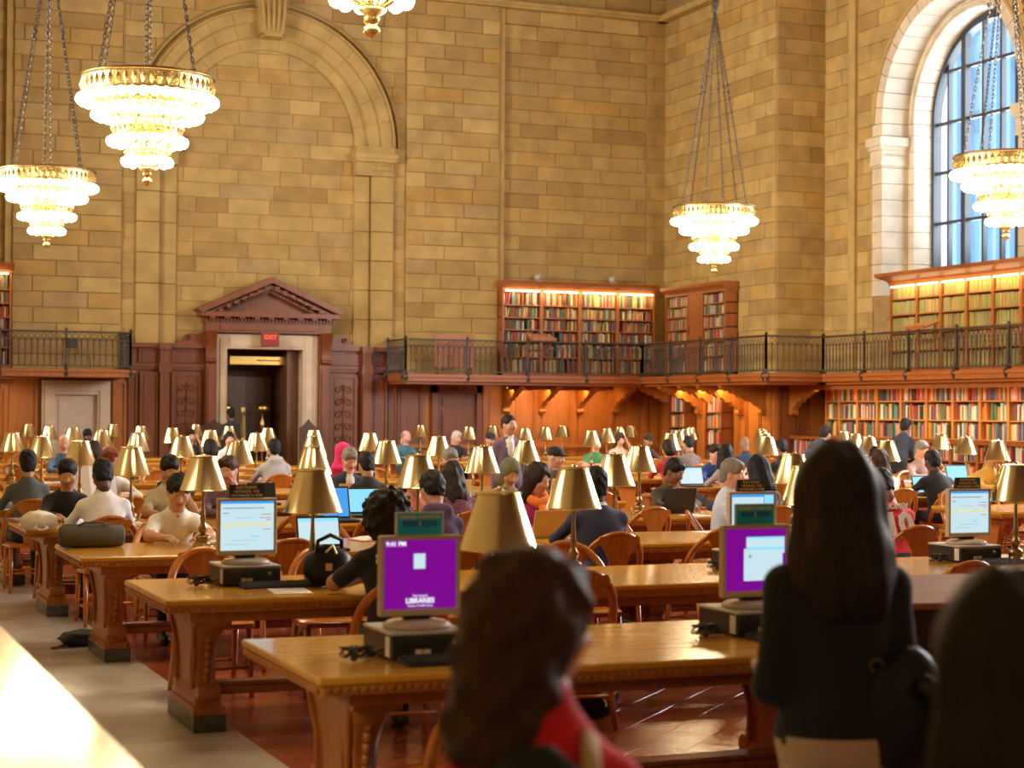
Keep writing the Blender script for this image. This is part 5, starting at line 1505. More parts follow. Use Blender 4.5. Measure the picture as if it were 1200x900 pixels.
# dark coat / cloth items
p = at_z(105, 763, 0)
t = empty('backpack', (p.x, p.y, 0), .4); tag(t, 'small navy backpack lying on the marble aisle with its straps spread', 'bag')
m = MB(); blob(m, (0, .05, .05), .15, sc=(1.2, .9, .42), noise=.08, seed=7, flat=-.05); m.build('body', NAVYCLOTH, t, True)
for s in (0, 1): m = MB(); m.tube([(-.12, -.02 + s * .06, .03), (-.22, -.03 + s * .03, .012), (-.30, -.02 - s * .03, .008)], .010, 6, flat=.4); m.build('strap', NAVYCLOTH, t, True)
p = at_z(703, 842, 0)
t = empty('sports_bag', (p.x, p.y + .10, 0), .25); tag(t, 'black sports bag with cream lettering under the first table', 'bag')
m = MB(); blob(m, (0, 0, .12), .19, sc=(1.05, .75, .75), noise=.05, seed=9, flat=-.12); m.build('body', BLACKLEATHER, t, True)
text('lettering', 'JPBA', .085, LINEN, t, (.05, -.150, .16), (PI / 2 - .25, -.5, .1), bold=.002)
m = MB(); m.tube([(-.1, 0, .2), (-.06, -.02, .28), (.06, -.02, .28), (.1, 0, .2)], .012, 6); m.build('handle', NAVYCLOTH, t, True)
p = at_z(795, 735, 0)
# black jacket / bag lump on far table (dark bag near fifth row)
p = at_y(207, 545, yrow(4) + .9); t = MB(); blob(t, (0, 0, .13), .2, sc=(1.0, .6, .75), noise=.10, seed=11, flat=-.13); o = t.build('rucksack', BLACKLEATHER, None, True, loc=(p.x, p.y, TH)); tag(o, 'bulky black rucksack on a table behind the cream-shirted reader', 'bag')
# jacket draped over a chair
# dark desk cabinet beside the standing woman
DKC = wood('dark_kiosk_wood', (.03, .009, .005), (.05, .016, .008), .45, 2, 'Z')
p = at_z(1096, 684, 1.06)
t = empty('card_cabinet', (p.x + .40, p.y - .05, 0), -.12); tag(t, 'dark wooden cabinet with a paler sloping top beside the woman in black', 'cabinet')
m = MB(); m.box(-.75, .55, -.02, .36, 0, .99); m.build('body', DKC, t)
m = MB(); m.prism([(-.06, .99), (.38, .99), (.38, 1.08), (-.06, 1.015)], -.78, .58, 'X'); m.build('top', wood('kiosk_top', (.30, .11, .035), (.38, .16, .055), .5, 3, 'X'), t)
for k in range(3):
    m = MB(); m.box(-.70 + k * .42, -.32 + k * .42, -.035, -.02, .5, .85); m.build('door', DKC, t)
# small bottle, cups and papers
def paper(x, y, z, rz, lab, w=.21, h=.297, mat=None, n=1):
    m = MB(); m.rbox(-w / 2, w / 2, -h / 2, h / 2, 0, .004 * n, .001); o = m.build('paper', mat or WHITE, None, loc=(x, y, z), rz=rz); tag(o, lab, 'paper', 'loose papers on the reading tables'); return o
def open_book(x, y, rz, lab, mat=None):
    t = empty('open_book', (x, y, TH), rz); tag(t, lab, 'book')
    m = MB(); m.prism([(-.20, 0), (.20, 0), (.20, .004), (-.20, .004)], -.14, .14, 'Y'); m.build('cover', mat or MATS.get('red_cover') or plain('red_cover', (.35, .05, .03), .5), t)
    for s in (-1, 1):
        pl = [(s * .002, .004), (s * .002, .016), (s * .04, .026), (s * .10, .024), (s * .19, .010), (s * .19, .004)]
        m = MB(); m.prism(pl if s > 0 else pl[::-1], -.13, .13, 'Y'); m.build('pages', WHITE, t, 40)
def drink(x, y, lab, col):
    m = MB(); m.lathe([(0, 0), (.032, 0), (.034, .02), (.034, .13), (.03, .16), (.013, .185), (.013, .20), (.016, .205), (.016, .225), (0, .226)], 14); o = m.build('bottle', plain('bottle_' + lab[:4], col, .15, var=0.02), None, True, loc=(x, y, TH)); tag(o, lab, 'bottle')
p = on_table(255, 655); 
# ================================================================== PEOPLE
def cap(a, b, ra, rb=None, mat=0, k=.03): return ('cap', np.array(a, float), np.array(b, float), ra, ra if rb is None else rb, mat, k)
def ell(c, r, mat=0, k=.03, R=None): return ('ell', np.array(c, float), np.array(r, float), R, None, mat, k)
def pdist(p, X):
    if p[0] == 'cap':
        _, a, b, ra, rb, _, _ = p
        ba = b - a; L = max(1e-9, float(ba @ ba))
        t = np.clip(((X - a) @ ba) / L, 0, 1)
        return np.linalg.norm(X - a - t[..., None] * ba, axis=-1) - (ra + (rb - ra) * t)
    _, c, r, R, _, _, _ = p
    q = X - c
    if R is not None: q = q @ R
    k0 = np.linalg.norm(q / r, axis=-1); k1 = np.linalg.norm(q / (r * r), axis=-1)
    return k0 * (k0 - 1) / np.maximum(k1, 1e-6)
def sdf_eval(prims, X, subs=(), disp=None):
    D = None
    for p in prims:
        d = pdist(p, X)
        if D is None: D = d
        else:
            k = p[6]; h = np.maximum(k - np.abs(D - d), 0) / k
            D = np.minimum(D, d) - h * h * k * .25
    for p in subs:
        d = -pdist(p, X); k = p[6]; h = np.maximum(k - np.abs(D - d), 0) / k
        D = np.maximum(D, d) + h * h * k * .25
    if disp is not None: D = D + disp(X)
    return D
def surface_nets(F, org, h):
    ins = F < 0
    c = [(i, j, k) for i in (0, 1) for j in (0, 1) for k in (0, 1)]
    n = np.array(F.shape) - 1
    def sh(A, o): return A[o[0]:o[0] + n[0], o[1]:o[1] + n[1], o[2]:o[2] + n[2]]
    cnt = sum(sh(ins, o).astype(np.int8) for o in c)
    mask = (cnt > 0) & (cnt < 8)
    ids = np.argwhere(mask)
    idx = -np.ones(mask.shape, np.int64); idx[mask] = np.arange(len(ids))
    pos = np.zeros((len(ids), 3)); num = np.zeros(len(ids))
    for a in c:
        for ax in range(3):
            if a[ax]: continue
            b = list(a); b[ax] = 1
            fa = F[ids[:, 0] + a[0], ids[:, 1] + a[1], ids[:, 2] + a[2]]; fb = F[ids[:, 0] + b[0], ids[:, 1] + b[1], ids[:, 2] + b[2]]
            cr = (fa < 0) != (fb < 0)
            t = np.where(cr, fa / np.where(np.abs(fa - fb) < 1e-12, 1, fa - fb), 0)
            P = np.array(a, float)[None] + np.zeros((len(ids), 3)); P[:, ax] += t
            pos += P * cr[:, None]; num += cr
    V = (ids + pos / num[:, None]) * h + org
    faces = []
    for ax in range(3):
        o1, o2 = (ax + 1) % 3, (ax + 2) % 3
        a = [slice(None)] * 3; b = [slice(None)] * 3
        a[ax] = slice(0, -1); b[ax] = slice(1, None)
        sa, sb = ins[tuple(a)], ins[tuple(b)]
        e = np.argwhere(sa != sb)
        e = e[(e[:, o1] > 0) & (e[:, o2] > 0) & (e[:, o1] < F.shape[o1] - 1) & (e[:, o2] < F.shape[o2] - 1)]
        q = []
        for d1, d2 in ((-1, -1), (0, -1), (0, 0), (-1, 0)):
            t = e.copy(); t[:, o1] += d1; t[:, o2] += d2; q.append(idx[t[:, 0], t[:, 1], t[:, 2]])
        q = np.stack(q, 1); fl = sa[e[:, 0], e[:, 1], e[:, 2]]
        q[~fl] = q[~fl][:, ::-1]
        faces.append(q)
    return V, np.concatenate(faces)
def sdf_mesh(prims, h, subs=(), disp=None, pad=.03):
    lo, hi = [], []
    for p in prims:
        if p[0] == 'cap': r = max(p[3], p[4]); lo += [np.minimum(p[1], p[2]) - r]; hi += [np.maximum(p[1], p[2]) + r]
        else: r = p[2].max(); lo += [p[1] - r]; hi += [p[1] + r]
    lo = np.min(lo, 0) - pad; hi = np.max(hi, 0) + pad
    n = np.ceil((hi - lo) / h).astype(int) + 1
    g = np.stack(np.meshgrid(*[lo[i] + np.arange(n[i]) * h for i in range(3)], indexing='ij'), -1)
    V, F = surface_nets(sdf_eval(prims, g, subs, disp), lo, h)
    fc = V[F].mean(1)
    ds = np.stack([pdist(p, fc) for p in prims], 1)
    mats = np.array([p[5] for p in prims])[ds.argmin(1)]
    return V, F, mats

# material slots of a body: 0 skin 1 top 2 trousers 3 shoes 4 lips 5 eye white 6 iris 7 accent
HEADS = {}
def head_geo(h):
    if h in HEADS: return HEADS[h]
    P = [ell((0, -.012, .022), (.074, .094, .098), 0), ell((0, .022, -.045), (.056, .068, .075), 0, .05), ell((0, .05, -.088), (.03, .03, .025), 0, .03),
         cap((0, .080, .012), (0, .108, -.028), .009, .014, 0, .02), ell((.013, .094, -.030), (.010, .010, .008), 0, .012), ell((-.013, .094, -.030), (.010, .010, .008), 0, .012),
         ell((.077, -.008, -.012), (.011, .021, .032), 0, .008), ell((-.077, -.008, -.012), (.011, .021, .032), 0, .008),
         ell((.032, .080, .028), (.022, .010, .007), 0, .015), ell((-.032, .080, .028), (.022, .010, .007), 0, .015),
         ell((.042, .062, -.03), (.024, .02, .022), 0, .03), ell((-.042, .062, -.03), (.024, .02, .022), 0, .03),
         ell((0, .086, -.058), (.022, .010, .006), 4, .006), ell((0, .084, -.067), (.018, .010, .007), 4, .006),
         cap((0, -.022, -.06), (0, -.032, -.125), .052, .050, 0, .05)]
    S = [ell((.031, .094, .010), (.017, .014, .011), 0, .012), ell((-.031, .094, .010), (.017, .014, .011), 0, .012)]
    V, F, m = sdf_mesh(P, h, S)
    m = np.array(m)
    E_ = MB()
    for s in (-1, 1):
        E_.ico((s * .031, .072, .009), .0135, 2, 5); E_.ico((s * .031, .0805, .009), .0062, 1, 6)
    EV = np.array(E_.v); 
    HEADS[h] = (V, F, m, EV, E_.f, E_.m); return HEADS[h]
HANDS = {}
def hand_geo(h, curl=.5):
    if (h, curl) in HANDS: return HANDS[h, curl]
    P = [ell((0, .048, 0), (.038, .046, .014), 0), cap((0, -.02, 0), (0, .03, 0), .026, .028, 0, .03)]
    for i, (x, L) in enumerate(((-.028, .85), (-.010, 1.0), (.010, .95), (.028, .75))):
        p = np.array((x, .086, .002)); a = .15; x2 = x * 1.15
        for seg, r in ((.034, .0088), (.024, .0082), (.019, .0075)):
            d = np.array((x * .10, math.cos(a), -math.sin(a))); q = p + d * seg * L
            P.append(cap(p, q, r, r * .93, 0, .006)); p = q; a += curl
    P += [cap((.032, .025, -.004), (.056, .055, -.012), .0115, .0100, 0, .01), cap((.056, .055, -.012), (.060, .082, -.020), .0098, .0085, 0, .006)]
    V, F, m = sdf_mesh(P, h)
    HANDS[h, curl] = (V, F); return HANDS[h, curl]
def wavy(amp, fx=60, fz=0.0):
    return lambda X: amp * (np.sin(X[..., 0] * fx + 9 * X[..., 2]) * .6 + np.sin(X[..., 1] * fx * .8 + 5 * X[..., 2] + 1.3) * .4)
def curly(amp, f=70):
    return lambda X: amp * np.sin(X[..., 0] * f) * np.sin(X[..., 1] * f + 1) * np.sin(X[..., 2] * f + 2)
HAIRS = {}
def hair_geo(style, h):
    if (style, h) in HAIRS: return HAIRS[style, h]
    face = [ell((0, .105, -.035), (.060, .075, .085), 0, .02)]
    side = [ell((s * .085, .03, -.06), (.03, .05, .06), 0, .02) for s in (-1, 1)]
    capp = ell((0, -.018, .030), (.083, .100, .102), 0)
    disp = wavy(.0035)
    if style == 'short': P = [ell((0, -.016, .036), (.086, .104, .106), 0), ell((0, -.055, -.035), (.070, .055, .075), 0, .03), ell((.02, .062, .085), (.055, .035, .030), 0, .03)]; S = face + side + [ell((0, .05, -.165), (.13, .17, .10), 0, .02)]; disp = lambda X: wavy(.004)(X) + curly(.007, 80)(X)
    elif style == 'spiky': P = [ell((0, -.014, .040), (.090, .105, .105), 0), ell((0, -.055, -.02), (.070, .058, .07), 0, .03), ell((0, .07, .075), (.06, .03, .03), 0, .02)]; S = face + side + [ell((0, .02, -.15), (.12, .16, .09), 0, .02)]; disp = curly(.008, 90)
    elif style == 'fringe': P = [ell((0, -.03, .018), (.082, .088, .07), 0), ell((0, -.06, -.02), (.066, .05, .055), 0, .03)]; S = [ell((0, .11, .03), (.10, .11, .16), 0, .02), ell((0, -.005, .10), (.065, .09, .06), 0, .02), ell((0, .02, -.14), (.12, .16, .09), 0, .02)]
    elif style == 'bob': P = [ell((0, -.018, .032), (.092, .106, .106), 0), ell((0, -.05, -.05), (.098, .085, .10), 0, .04)]; S = [ell((0, .115, -.045), (.062, .095, .10), 0, .02), ell((0, .02, -.20), (.06, .07, .08), 0, .02)]
    elif style == 'long': P = [ell((0, -.018, .032), (.092, .108, .108), 0), cap((0, -.045, -.02), (.0, -.055, -.22), .080, .058, 0, .05), cap((.065, -.015, .0), (.092, -.02, -.20), .038, .030, 0, .05), cap((-.065, -.015, .0), (-.092, -.02, -.20), .038, .030, 0, .05), cap((.04, -.06, -.15), (.06, -.06, -.27), .05, .03, 0, .04), cap((-.04, -.06, -.15), (-.055, -.06, -.29), .05, .028, 0, .04)]; S = [ell((0, .115, -.05), (.060, .095, .11), 0, .02)]; disp = lambda X: wavy(.008, 75)(X) + curly(.006, 50)(X)
    elif style == 'straight': P = [ell((0, -.018, .034), (.094, .108, .108), 0), cap((0, -.045, -.02), (0, -.065, -.21), .094, .100, 0, .05), cap((.07, -.02, .0), (.10, -.03, -.21), .040, .040, 0, .05), cap((-.07, -.02, .0), (-.10, -.03, -.21), .040, .040, 0, .05), cap((.04, -.06, -.15), (.05, -.065, -.27), .07, .045, 0, .05), cap((-.04, -.06, -.15), (-.05, -.065, -.27), .07, .045, 0, .05)]; S = [ell((0, .115, -.05), (.060, .095, .12), 0, .02)]; disp = wavy(.005, 95)
    elif style == 'curly': P = [ell((0, -.025, .025), (.125, .128, .120), 0), ell((0, -.055, -.06), (.12, .10, .11), 0, .05)]; S = [ell((0, .125, -.05), (.062, .095, .11), 0, .02)]; disp = curly(.022, 62)
    elif style == 'waves': P = [ell((0, -.022, .03), (.102, .112, .110), 0), cap((0, -.05, -.03), (0, -.06, -.20), .098, .10, 0, .05)]; S = [ell((0, .12, -.05), (.060, .095, .11), 0, .02), ell((0, .02, -.30), (.2, .2, .06), 0, .02)]; disp = curly(.012, 55)
    elif style == 'bun': P = [capp, ell((0, -.05, -.01), (.07, .06, .07), 0, .03), ell((0, -.115, .05), (.042, .04, .042), 0, .015)]; S = face + side + [ell((0, .02, -.14), (.12, .16, .09), 0, .02)]
    elif style == 'scarf': P = [ell((0, -.018, .03), (.094, .110, .110), 0), ell((0, -.02, -.09), (.09, .09, .10), 0, .05), ell((0, -.01, -.19), (.13, .11, .07), 0, .05)]; S = [ell((0, .12, -.02), (.055, .07, .085), 0, .015)]; disp = wavy(.006, 40)
    elif style == 'cap': P = [ell((0, -.012, .045), (.086, .102, .085), 0), ell((0, .10, .045), (.062, .065, .012), 0, .015)]; S = [ell((0, .02, -.075), (.14, .18, .09), 0, .01)]; disp = None
    elif style == 'hood': P = [ell((0, -.02, .03), (.098, .115, .115), 0), ell((0, -.05, -.10), (.12, .10, .10), 0, .05)]; S = [ell((0, .13, -.01), (.06, .08, .10), 0, .015)]; disp = wavy(.004, 40)
    V, F, m = sdf_mesh(P, h, S, disp)
    HAIRS[style, h] = (V, F); return HAIRS[style, h]

PM = {}
def cloth(col, pattern=None):
    key = ('c', tuple(col), pattern)
    if key not in PM: PM[key] = plain('cloth_%d' % len(PM), col, .85, var=.12 if not pattern else .55, scale=9 if not pattern else 40, bump=.25, sheen=.1)
    return PM[key]
def skinm(i):
    key = ('s', i)
    if key not in PM:
        c = [(.60, .34, .22), (.50, .28, .16), (.27, .13, .075), (.095, .042, .026), (.66, .36, .27)][i]
        PM[key] = plain('skin_%d' % i, c, .5, var=.07, scale=20)
        PM['l', i] = plain('lips_%d' % i, (c[0] * .75, c[1] * .5, c[2] * .5), .45, var=0)
    return PM[key]
def hairm(col):
    key = ('h', tuple(col))
    if key not in PM: PM[key] = plain('hair_%d' % len(PM), col, .6, var=.35, scale=30, bump=.5, stretch=(3, 3, .4), spec=.25)
    return PM[key]
EYEW = plain('eye_white', (.7, .68, .64), .3, var=0); IRIS = plain('iris_brown', (.03, .018, .012), .2, var=0)
HC = {'black': (.010, .009, .009), 'dark': (.022, .013, .008), 'brown': (.055, .026, .013), 'auburn': (.20, .045, .018), 'grey': (.22, .20, .18), 'white': (.50, .47, .42), 'pink': (.62, .02, .14), 'olive': (.16, .16, .09)}

def rotx(a): c, s = math.cos(a), math.sin(a); return np.array([[1, 0, 0], [0, c, -s], [0, s, c]])
def rotz(a): c, s = math.cos(a), math.sin(a); return np.array([[c, -s, 0], [s, c, 0], [0, 0, 1]])
def person(x, y, rz, label, top=(.3, .3, .3), pants=(.03, .03, .05), hair='short', hcol='black', skin=0, lean=.25, nod=.35, turn=0.0, arms='table', sleeves='long', stand=False, scale=1.0, wide=1.0, res=None, accent=None, hood=False, pattern=None, z0=0.0, group=None, hsize=1.0, hemoff=-.10, slump=0.0):
    zz = project(x, y, 1.0)[2]
    h = res or (.013 if zz < 6 else .019 if zz < 14 else .026 if zz < 22 else .034)
    hh = .0065 if zz < 6 else .009 if zz < 14 else .013 if zz < 24 else .016
    up = np.array((0, math.sin(lean), math.cos(lean))); fw = np.array((0, math.cos(lean), -math.sin(lean)))
    hz = .92 if stand else .525
    hip = np.array((0, 0, hz)); w = .135 * wide
    sc = hip + up * (.452 - slump)
    nb = hip + up * .53 + fw * .005
    Rl = rotx(-lean)
    P = [ell(hip + up * .02, (.15 * wide, .12, .12), 2, .05)]
    for s in (-1, 1):
        if stand:
            P += [cap((s * .085, 0, hz - .02), (s * .095, .01, .50), .085, .058, 2, .05), cap((s * .095, .01, .50), (s * .10, -.01, .09), .058, .042, 2, .03), cap((s * .10, -.03, .045), (s * .105, .13, .035), .042, .038, 3, .03)]
        else:
            P += [cap((s * .085, .03, .53), (s * .115, .43, .52), .082, .06, 2, .05), cap((s * .115, .43, .52), (s * .115, .38, .10), .058, .042, 2, .03), cap((s * .115, .36, .045), (s * .12, .52, .035), .042, .038, 3, .03)]
    if stand: P.append(ell(hip + up * .02, (.158 * wide, .13, .16), 1, .05))
    P += [ell(hip + up * .16, (.135 * wide, .108, .17), 1, .06, Rl), ell(hip + up * .34, (.150 * wide, .115, .19), 1, .06, Rl), cap(sc + up * .012, sc + np.array((-w, 0, -.022)), .058, .052, 1, .05), cap(sc + up * .012, sc + np.array((w, 0, -.022)), .058, .052, 1, .05), cap(sc + up * .02, nb + up * .0, .075, .058, 1, .05)]
    hands = []
    # head placement
    hd_l = lean * .55
    hup = np.array((0, math.sin(hd_l), math.cos(hd_l)))
    hc = nb + hup * .150 + np.array((0, .025, 0))
    for s in (-1, 1):
        a_ = arms if isinstance(arms, str) else arms[0 if s < 0 else 1]
        sh = sc + np.array((s * (w + .015), 0, -.03))
        if a_ == 'table': el = sh + np.array((s * .075, .17, -.235)); wr = np.array((s * .11, .46, .785)); wr[1] = max(wr[1], el[1] + .12); el[2] = max(el[2], .79)
        elif a_ == 'chin': el = np.array((s * .20, max(.36, sh[1] + .1), .795)); wr = hc + np.array((s * .055, .085, -.15))
        elif a_ == 'elbow': el = np.array((s * .27, max(.32, sh[1]), .80)); wr = np.array((s * .08, max(.40, sh[1] + .1), .82))
        elif a_ == 'crossed': el = sh + np.array((s * .085, .09, -.25)); wr = np.array((-s * .07, .24 + sc[1], .84))
        elif a_ == 'lap': el = sh + np.array((s * .07, .04, -.27)); wr = np.array((s * .10, .28, .64))
        elif a_ == 'down': el = sh + np.array((s * .035, -.02, -.28)); wr = el + np.array((s * .01, .06, -.25))
        elif a_ == 'bent': el = sh + np.array((s * .045, -.03, -.28)); wr = el + np.array((-s * .04, .22, .02))
        elif a_ == 'raised': el = sh + np.array((s * .12, .16, -.10)); wr = hc + np.array((s * .10, .06, -.02))
        long_ = sleeves == 'long'
        P += [cap(sh, el, .050, .042, 1, .05) if sleeves != 'none' else cap(sh, el, .05, .04, 0, .05)]
        if sleeves == 'short':
            mid = sh + (el - sh) * .72
            P[-1] = cap(sh, mid, .053, .050, 1, .05); P += [cap(mid, el, .046, .040, 0, .02)]
        P += [cap(el, wr, .045 if long_ else .041, .034 if long_ else .028, 1 if long_ else 0, .03)]
        hands.append((s, el, wr, a_))
    P.append(cap(nb - hup * .02, hc - hup * .05, .054, .050, 0, .025))
    if hood: P.append(cap(nb + np.array((-.06, -.06, .0)), nb + np.array((.06, -.06, .0)), .055, .055, 1, .04))
    if accent == 'collar': P.append(ell(nb + up * .015, (.068, .066, .022), 7, .01))
    if accent == 'shirt': P.append(ell(sc + fw * .075 - up * .06, (.05, .06, .13), 7, .01, Rl))
    V, F, mt = sdf_mesh(P, h)
    if stand:
        fc = V[F].mean(1); mt = np.array(mt); hem = hz + hemoff
        body = (mt == 1) | (mt == 2); torso = np.abs(fc[:, 0]) < .155 * wide
        mt[body & (fc[:, 2] < hem) & torso] = 2; mt[(mt == 2) & (fc[:, 2] >= hem)] = 1
    mb = MB(); mb.arr(V, F, [int(q) for q in mt])
    # head
    Rh = rotz(-turn) @ rotx(-nod)
    HV, HF, HM, EV, EF, EM = head_geo(hh)
    Mh = np.eye(4); Mh[:3, :3] = Rh; Mh[:3, 3] = hc
    mb.arr(HV, HF, [int(q) for q in HM], Mh); 
    EV2 = EV @ Rh.T + hc; mb.add(EV2.tolist(), EF[:0]); b = len(mb.v) - len(EV2)
    for f, m_ in zip(EF, EM): mb.f.append(tuple(i + b for i in f)); mb.m.append(m_)
    # hands
    for s, el, wr, a_ in hands:
        d = wr - el; d = d / np.linalg.norm(d)
        if a_ in ('table', 'elbow'): d = np.array((-s * .15, .97, -.08)); d /= np.linalg.norm(d)
        upv = np.array((0, 0, 1.0))
        if a_ in ('chin', 'raised'): upv = np.array((s * 1.0, .3, .2))
        xx = np.cross(d, upv); xx /= np.linalg.norm(xx); zz_ = np.cross(xx, d)
        A = np.stack((xx, d, zz_), 1)
        GV, GF = hand_geo(.007 if zz < 14 else .011 if zz < 24 else .016, .55 if a_ != 'table' else .3)
        GV = GV.copy()
        if s > 0: GV[:, 0] *= -1; GF = GF[:, ::-1]
        M4 = np.eye(4); M4[:3, :3] = A; M4[:3, 3] = wr
        mb.arr(GV, GF, 0, M4)
    mats = [skinm(skin), cloth(top, pattern), cloth(pants), PM.setdefault('shoe', plain('shoe_leather', (.02, .016, .013), .4)), PM['l', skin], EYEW, IRIS, cloth((.75, .74, .72))]
    o = mb.build('person', mats, None, True, (x, y, z0), rz, fix=False)
    o.scale = (scale,) * 3
    tag(o, label, 'person', group)
    ho = None
    if hair != 'bald':
        GV, GF = hair_geo(hair, hh * 1.05)
        hm = MB(); hm.arr(GV * hsize, GF, 0, Mh)
        nm = {'scarf': 'headscarf', 'cap': 'cap', 'hood': 'hood'}.get(hair, 'hair')
        ho = hm.build(nm, cloth(HC[hcol]) if hair in ('scarf', 'cap', 'hood') else hairm(HC[hcol]), o, True, fix=False)
    return o, hc, Rh, sc, up, fw

SEATED = []; SLAB = []
def seat(px, k, side, label, chair_label=None, dy=0.0, dx=0.0, face=0.0, py=570, **kw):
    y = (yrow(k) - .30 - dy) if side == 'N' else (yrow(k) + TD + .30 + dy)
    x = u_at(px, y, py) + dx
    rz = (0.0 if side == 'N' else PI) + face
    r = person(x, y, rz, label, **kw)
    fx, fy = -math.sin(rz), math.cos(rz)
    SEATED.append((x, y)); SLAB.append(chair_label or label)
    chair(x - fx * .03, y - fy * .03, rz, 'bow-back wooden chair under the ' + (chair_label or label), parts=(k < 6))
    return r

# marble aisle side
seat(36, 4, 'N', 'man in a slate grey jacket, back turned, near the table end', 'slate grey jacket', top=(.085, .095, .10), hair='short', skin=1, lean=.2, nod=.2)
seat(75, 3, 'F', 'man in a black zipped jacket reading behind a white plastic bag', 'black zipped jacket', top=(.012, .013, .012), hair='short', skin=1, lean=.45, nod=.35, turn=.2)
seat(126, 3, 'N', 'man in a white dress shirt seen from behind, bent over', 'white dress shirt', top=(.84, .84, .88), pants=(.01, .01, .012), skin=3, lean=.25, nod=.5, wide=1.12, accent='collar')
seat(200, 2, 'F', 'young man in a white T-shirt bent over his papers', 'white T-shirt', top=(.88, .87, .86), hair='spiky', skin=0, lean=.55, nod=.45, sleeves='short', turn=.1)
seat(195, 3, 'F', 'man in a cream shirt resting chin on hand', 'cream shirt', top=(.62, .56, .42), skin=1, lean=.3, nod=.45, arms=('chin', 'table'), sleeves='short')
seat(128, 4, 'F', 'red-haired reader in white holding a newspaper', 'red-haired reader', top=(.72, .70, .68), hair='waves', hcol='auburn', skin=4, lean=.3, nod=.3, turn=-.7, arms='elbow')
seat(262, 3, 'F', 'man in a plum plaid shirt leaning on his elbow', 'plum plaid shirt', top=(.16, .10, .15), skin=4, hair='short', hcol='brown', lean=.35, nod=.2, turn=.6, arms=('chin', 'table'), pattern='plaid')
seat(325, 6, 'N', 'reader in a pale grey hooded sweatshirt seen from behind', 'pale grey hooded sweatshirt', top=(.46, .45, .47), skin=1, lean=.15, nod=.2, hood=True, wide=1.12)
seat(268, 8, 'F', 'small woman with black hair and white top facing the room', 'black-haired woman in white', top=(.72, .66, .64), hair='bob', skin=0, lean=.15, nod=.1)
seat(224, 9, 'F', 'reader with a raised bare arm among the rear lamps', 'reader with raised arm', top=(.02, .02, .025), skin=1, arms=('raised', 'table'), sleeves='short', lean=.1, nod=.1)
seat(250, 6, 'N', 'dark-haired reader in charcoal seen from behind a lamp', 'dark-haired reader in charcoal', top=(.035, .035, .04), hair='bob', skin=1, lean=.2)
seat(74, 7, 'F', 'reader in a blue shirt behind the rear lamps', 'blue shirt by rear lamps', top=(.08, .15, .32), skin=4, hair='fringe', hcol='grey', lean=.2)
seat(103, 9, 'F', 'dark silhouetted reader before the cream marble doorway', 'silhouetted reader', top=(.015, .015, .018), skin=3, lean=.05)
seat(113, 6, 'N', 'reader with dark brown hair in black, behind the red-haired one', 'dark brown haired reader', top=(.02, .018, .018), hair='bob', hcol='dark', lean=.3)
seat(398, 5, 'F', 'reader in a bright pink headscarf', 'bright pink headscarf', top=(.55, .02, .12), hair='scarf', hcol='pink', skin=1, lean=.3, nod=.2, turn=-.5)
seat(405, 4, 'F', 'grey-haired man in a navy jacket looking down', 'grey-haired man in navy', top=(.02, .024, .055), hcol='grey', skin=4, lean=.3, nod=.5, accent='shirt')
seat(521, 4, 'F', 'ruddy grey-haired reader behind an ivory laptop lid', 'ruddy grey-haired reader', top=(.20, .17, .12), hcol='grey', skin=4, lean=.35, nod=.3)
seat(480, 2, 'F', 'reader in a coral pink T-shirt behind a lamp shade', 'coral pink T-shirt', top=(.72, .20, .16), hair='bob', hcol='dark', skin=0, lean=.2, nod=.2, sleeves='short', wide=1.1)
seat(522, 2, 'N', 'reader in a purple jacket with tousled black hair', 'purple jacket', top=(.07, .03, .10), hair='spiky', skin=1, lean=.35, nod=.4, hood=True)
seat(466, 1, 'N', 'curly-haired woman in a black T-shirt leaning on the table', 'curly-haired woman', top=(.012, .014, .018), pants=(.012, .014, .025), hair='curly', hcol='dark', skin=1, lean=.34, nod=.3, sleeves='short', arms='elbow', turn=.2, face=-.12)
seat(621, 2, 'F', 'long-haired woman in a magenta top and orange scarf', 'magenta top', top=(.50, .03, .22), hair='long', hcol='dark', skin=0, lean=.28, nod=.35, turn=-.55)
seat(708, 2, 'N', 'broad man in a navy suit jacket seen from behind', 'navy suit jacket', top=(.026, .026, .075), pants=(.02, .02, .04), skin=3, lean=.18, nod=.15, wide=1.28, accent='collar', arms='table')
seat(775, 3, 'F', 'man in a red vest under a dark jacket bowed over a laptop', 'red vest', top=(.075, .055, .035), skin=2, lean=.5, nod=.45, turn=-.5, accent='shirt')
seat(647, 4, 'F', 'reader in a dark cap behind an ivory laptop', 'dark cap', top=(.12, .10, .07), hair='cap', hcol='black', skin=4, lean=.2, nod=.2, turn=-.7)
seat(846, 2, 'F', 'grey-haired man in a light blue shirt with folded arms', 'light blue shirt', top=(.60, .70, .88), hcol='grey', skin=4, lean=.12, nod=.15, face=1.05, turn=.2, arms='crossed', wide=1.1, dy=.05)
seat(899, 3, 'N', 'woman in a patterned dark top with straight black hair', 'patterned dark top', top=(.10, .075, .05), hair='straight', hcol='black', skin=1, lean=.2, pattern='knit')
seat(1056, 2, 'N', 'reader in a red sports jersey with white number, slumped forward', 'red sports jersey', top=(.78, .03, .05), skin=2, lean=.38, nod=.6, wide=1.3, sleeves='short', arms='elbow', hcol='dark')
seat(585, 3, 'F', 'reader under a grey-green hood', 'grey-green hood', top=(.14, .16, .11), hair='hood', hcol='olive', skin=1, lean=.5, nod=.6)
seat(545, 3, 'N', 'reader in a burgundy patterned top hidden behind a lamp', 'burgundy patterned top', top=(.15, .05, .08), hair='long', hcol='dark', skin=1, lean=.45, nod=.5, pattern='knit')
seat(440, 4, 'N', 'reader in a black jacket behind two lamps', 'black jacket behind two lamps', top=(.012, .012, .016), skin=1, lean=.4, nod=.4)

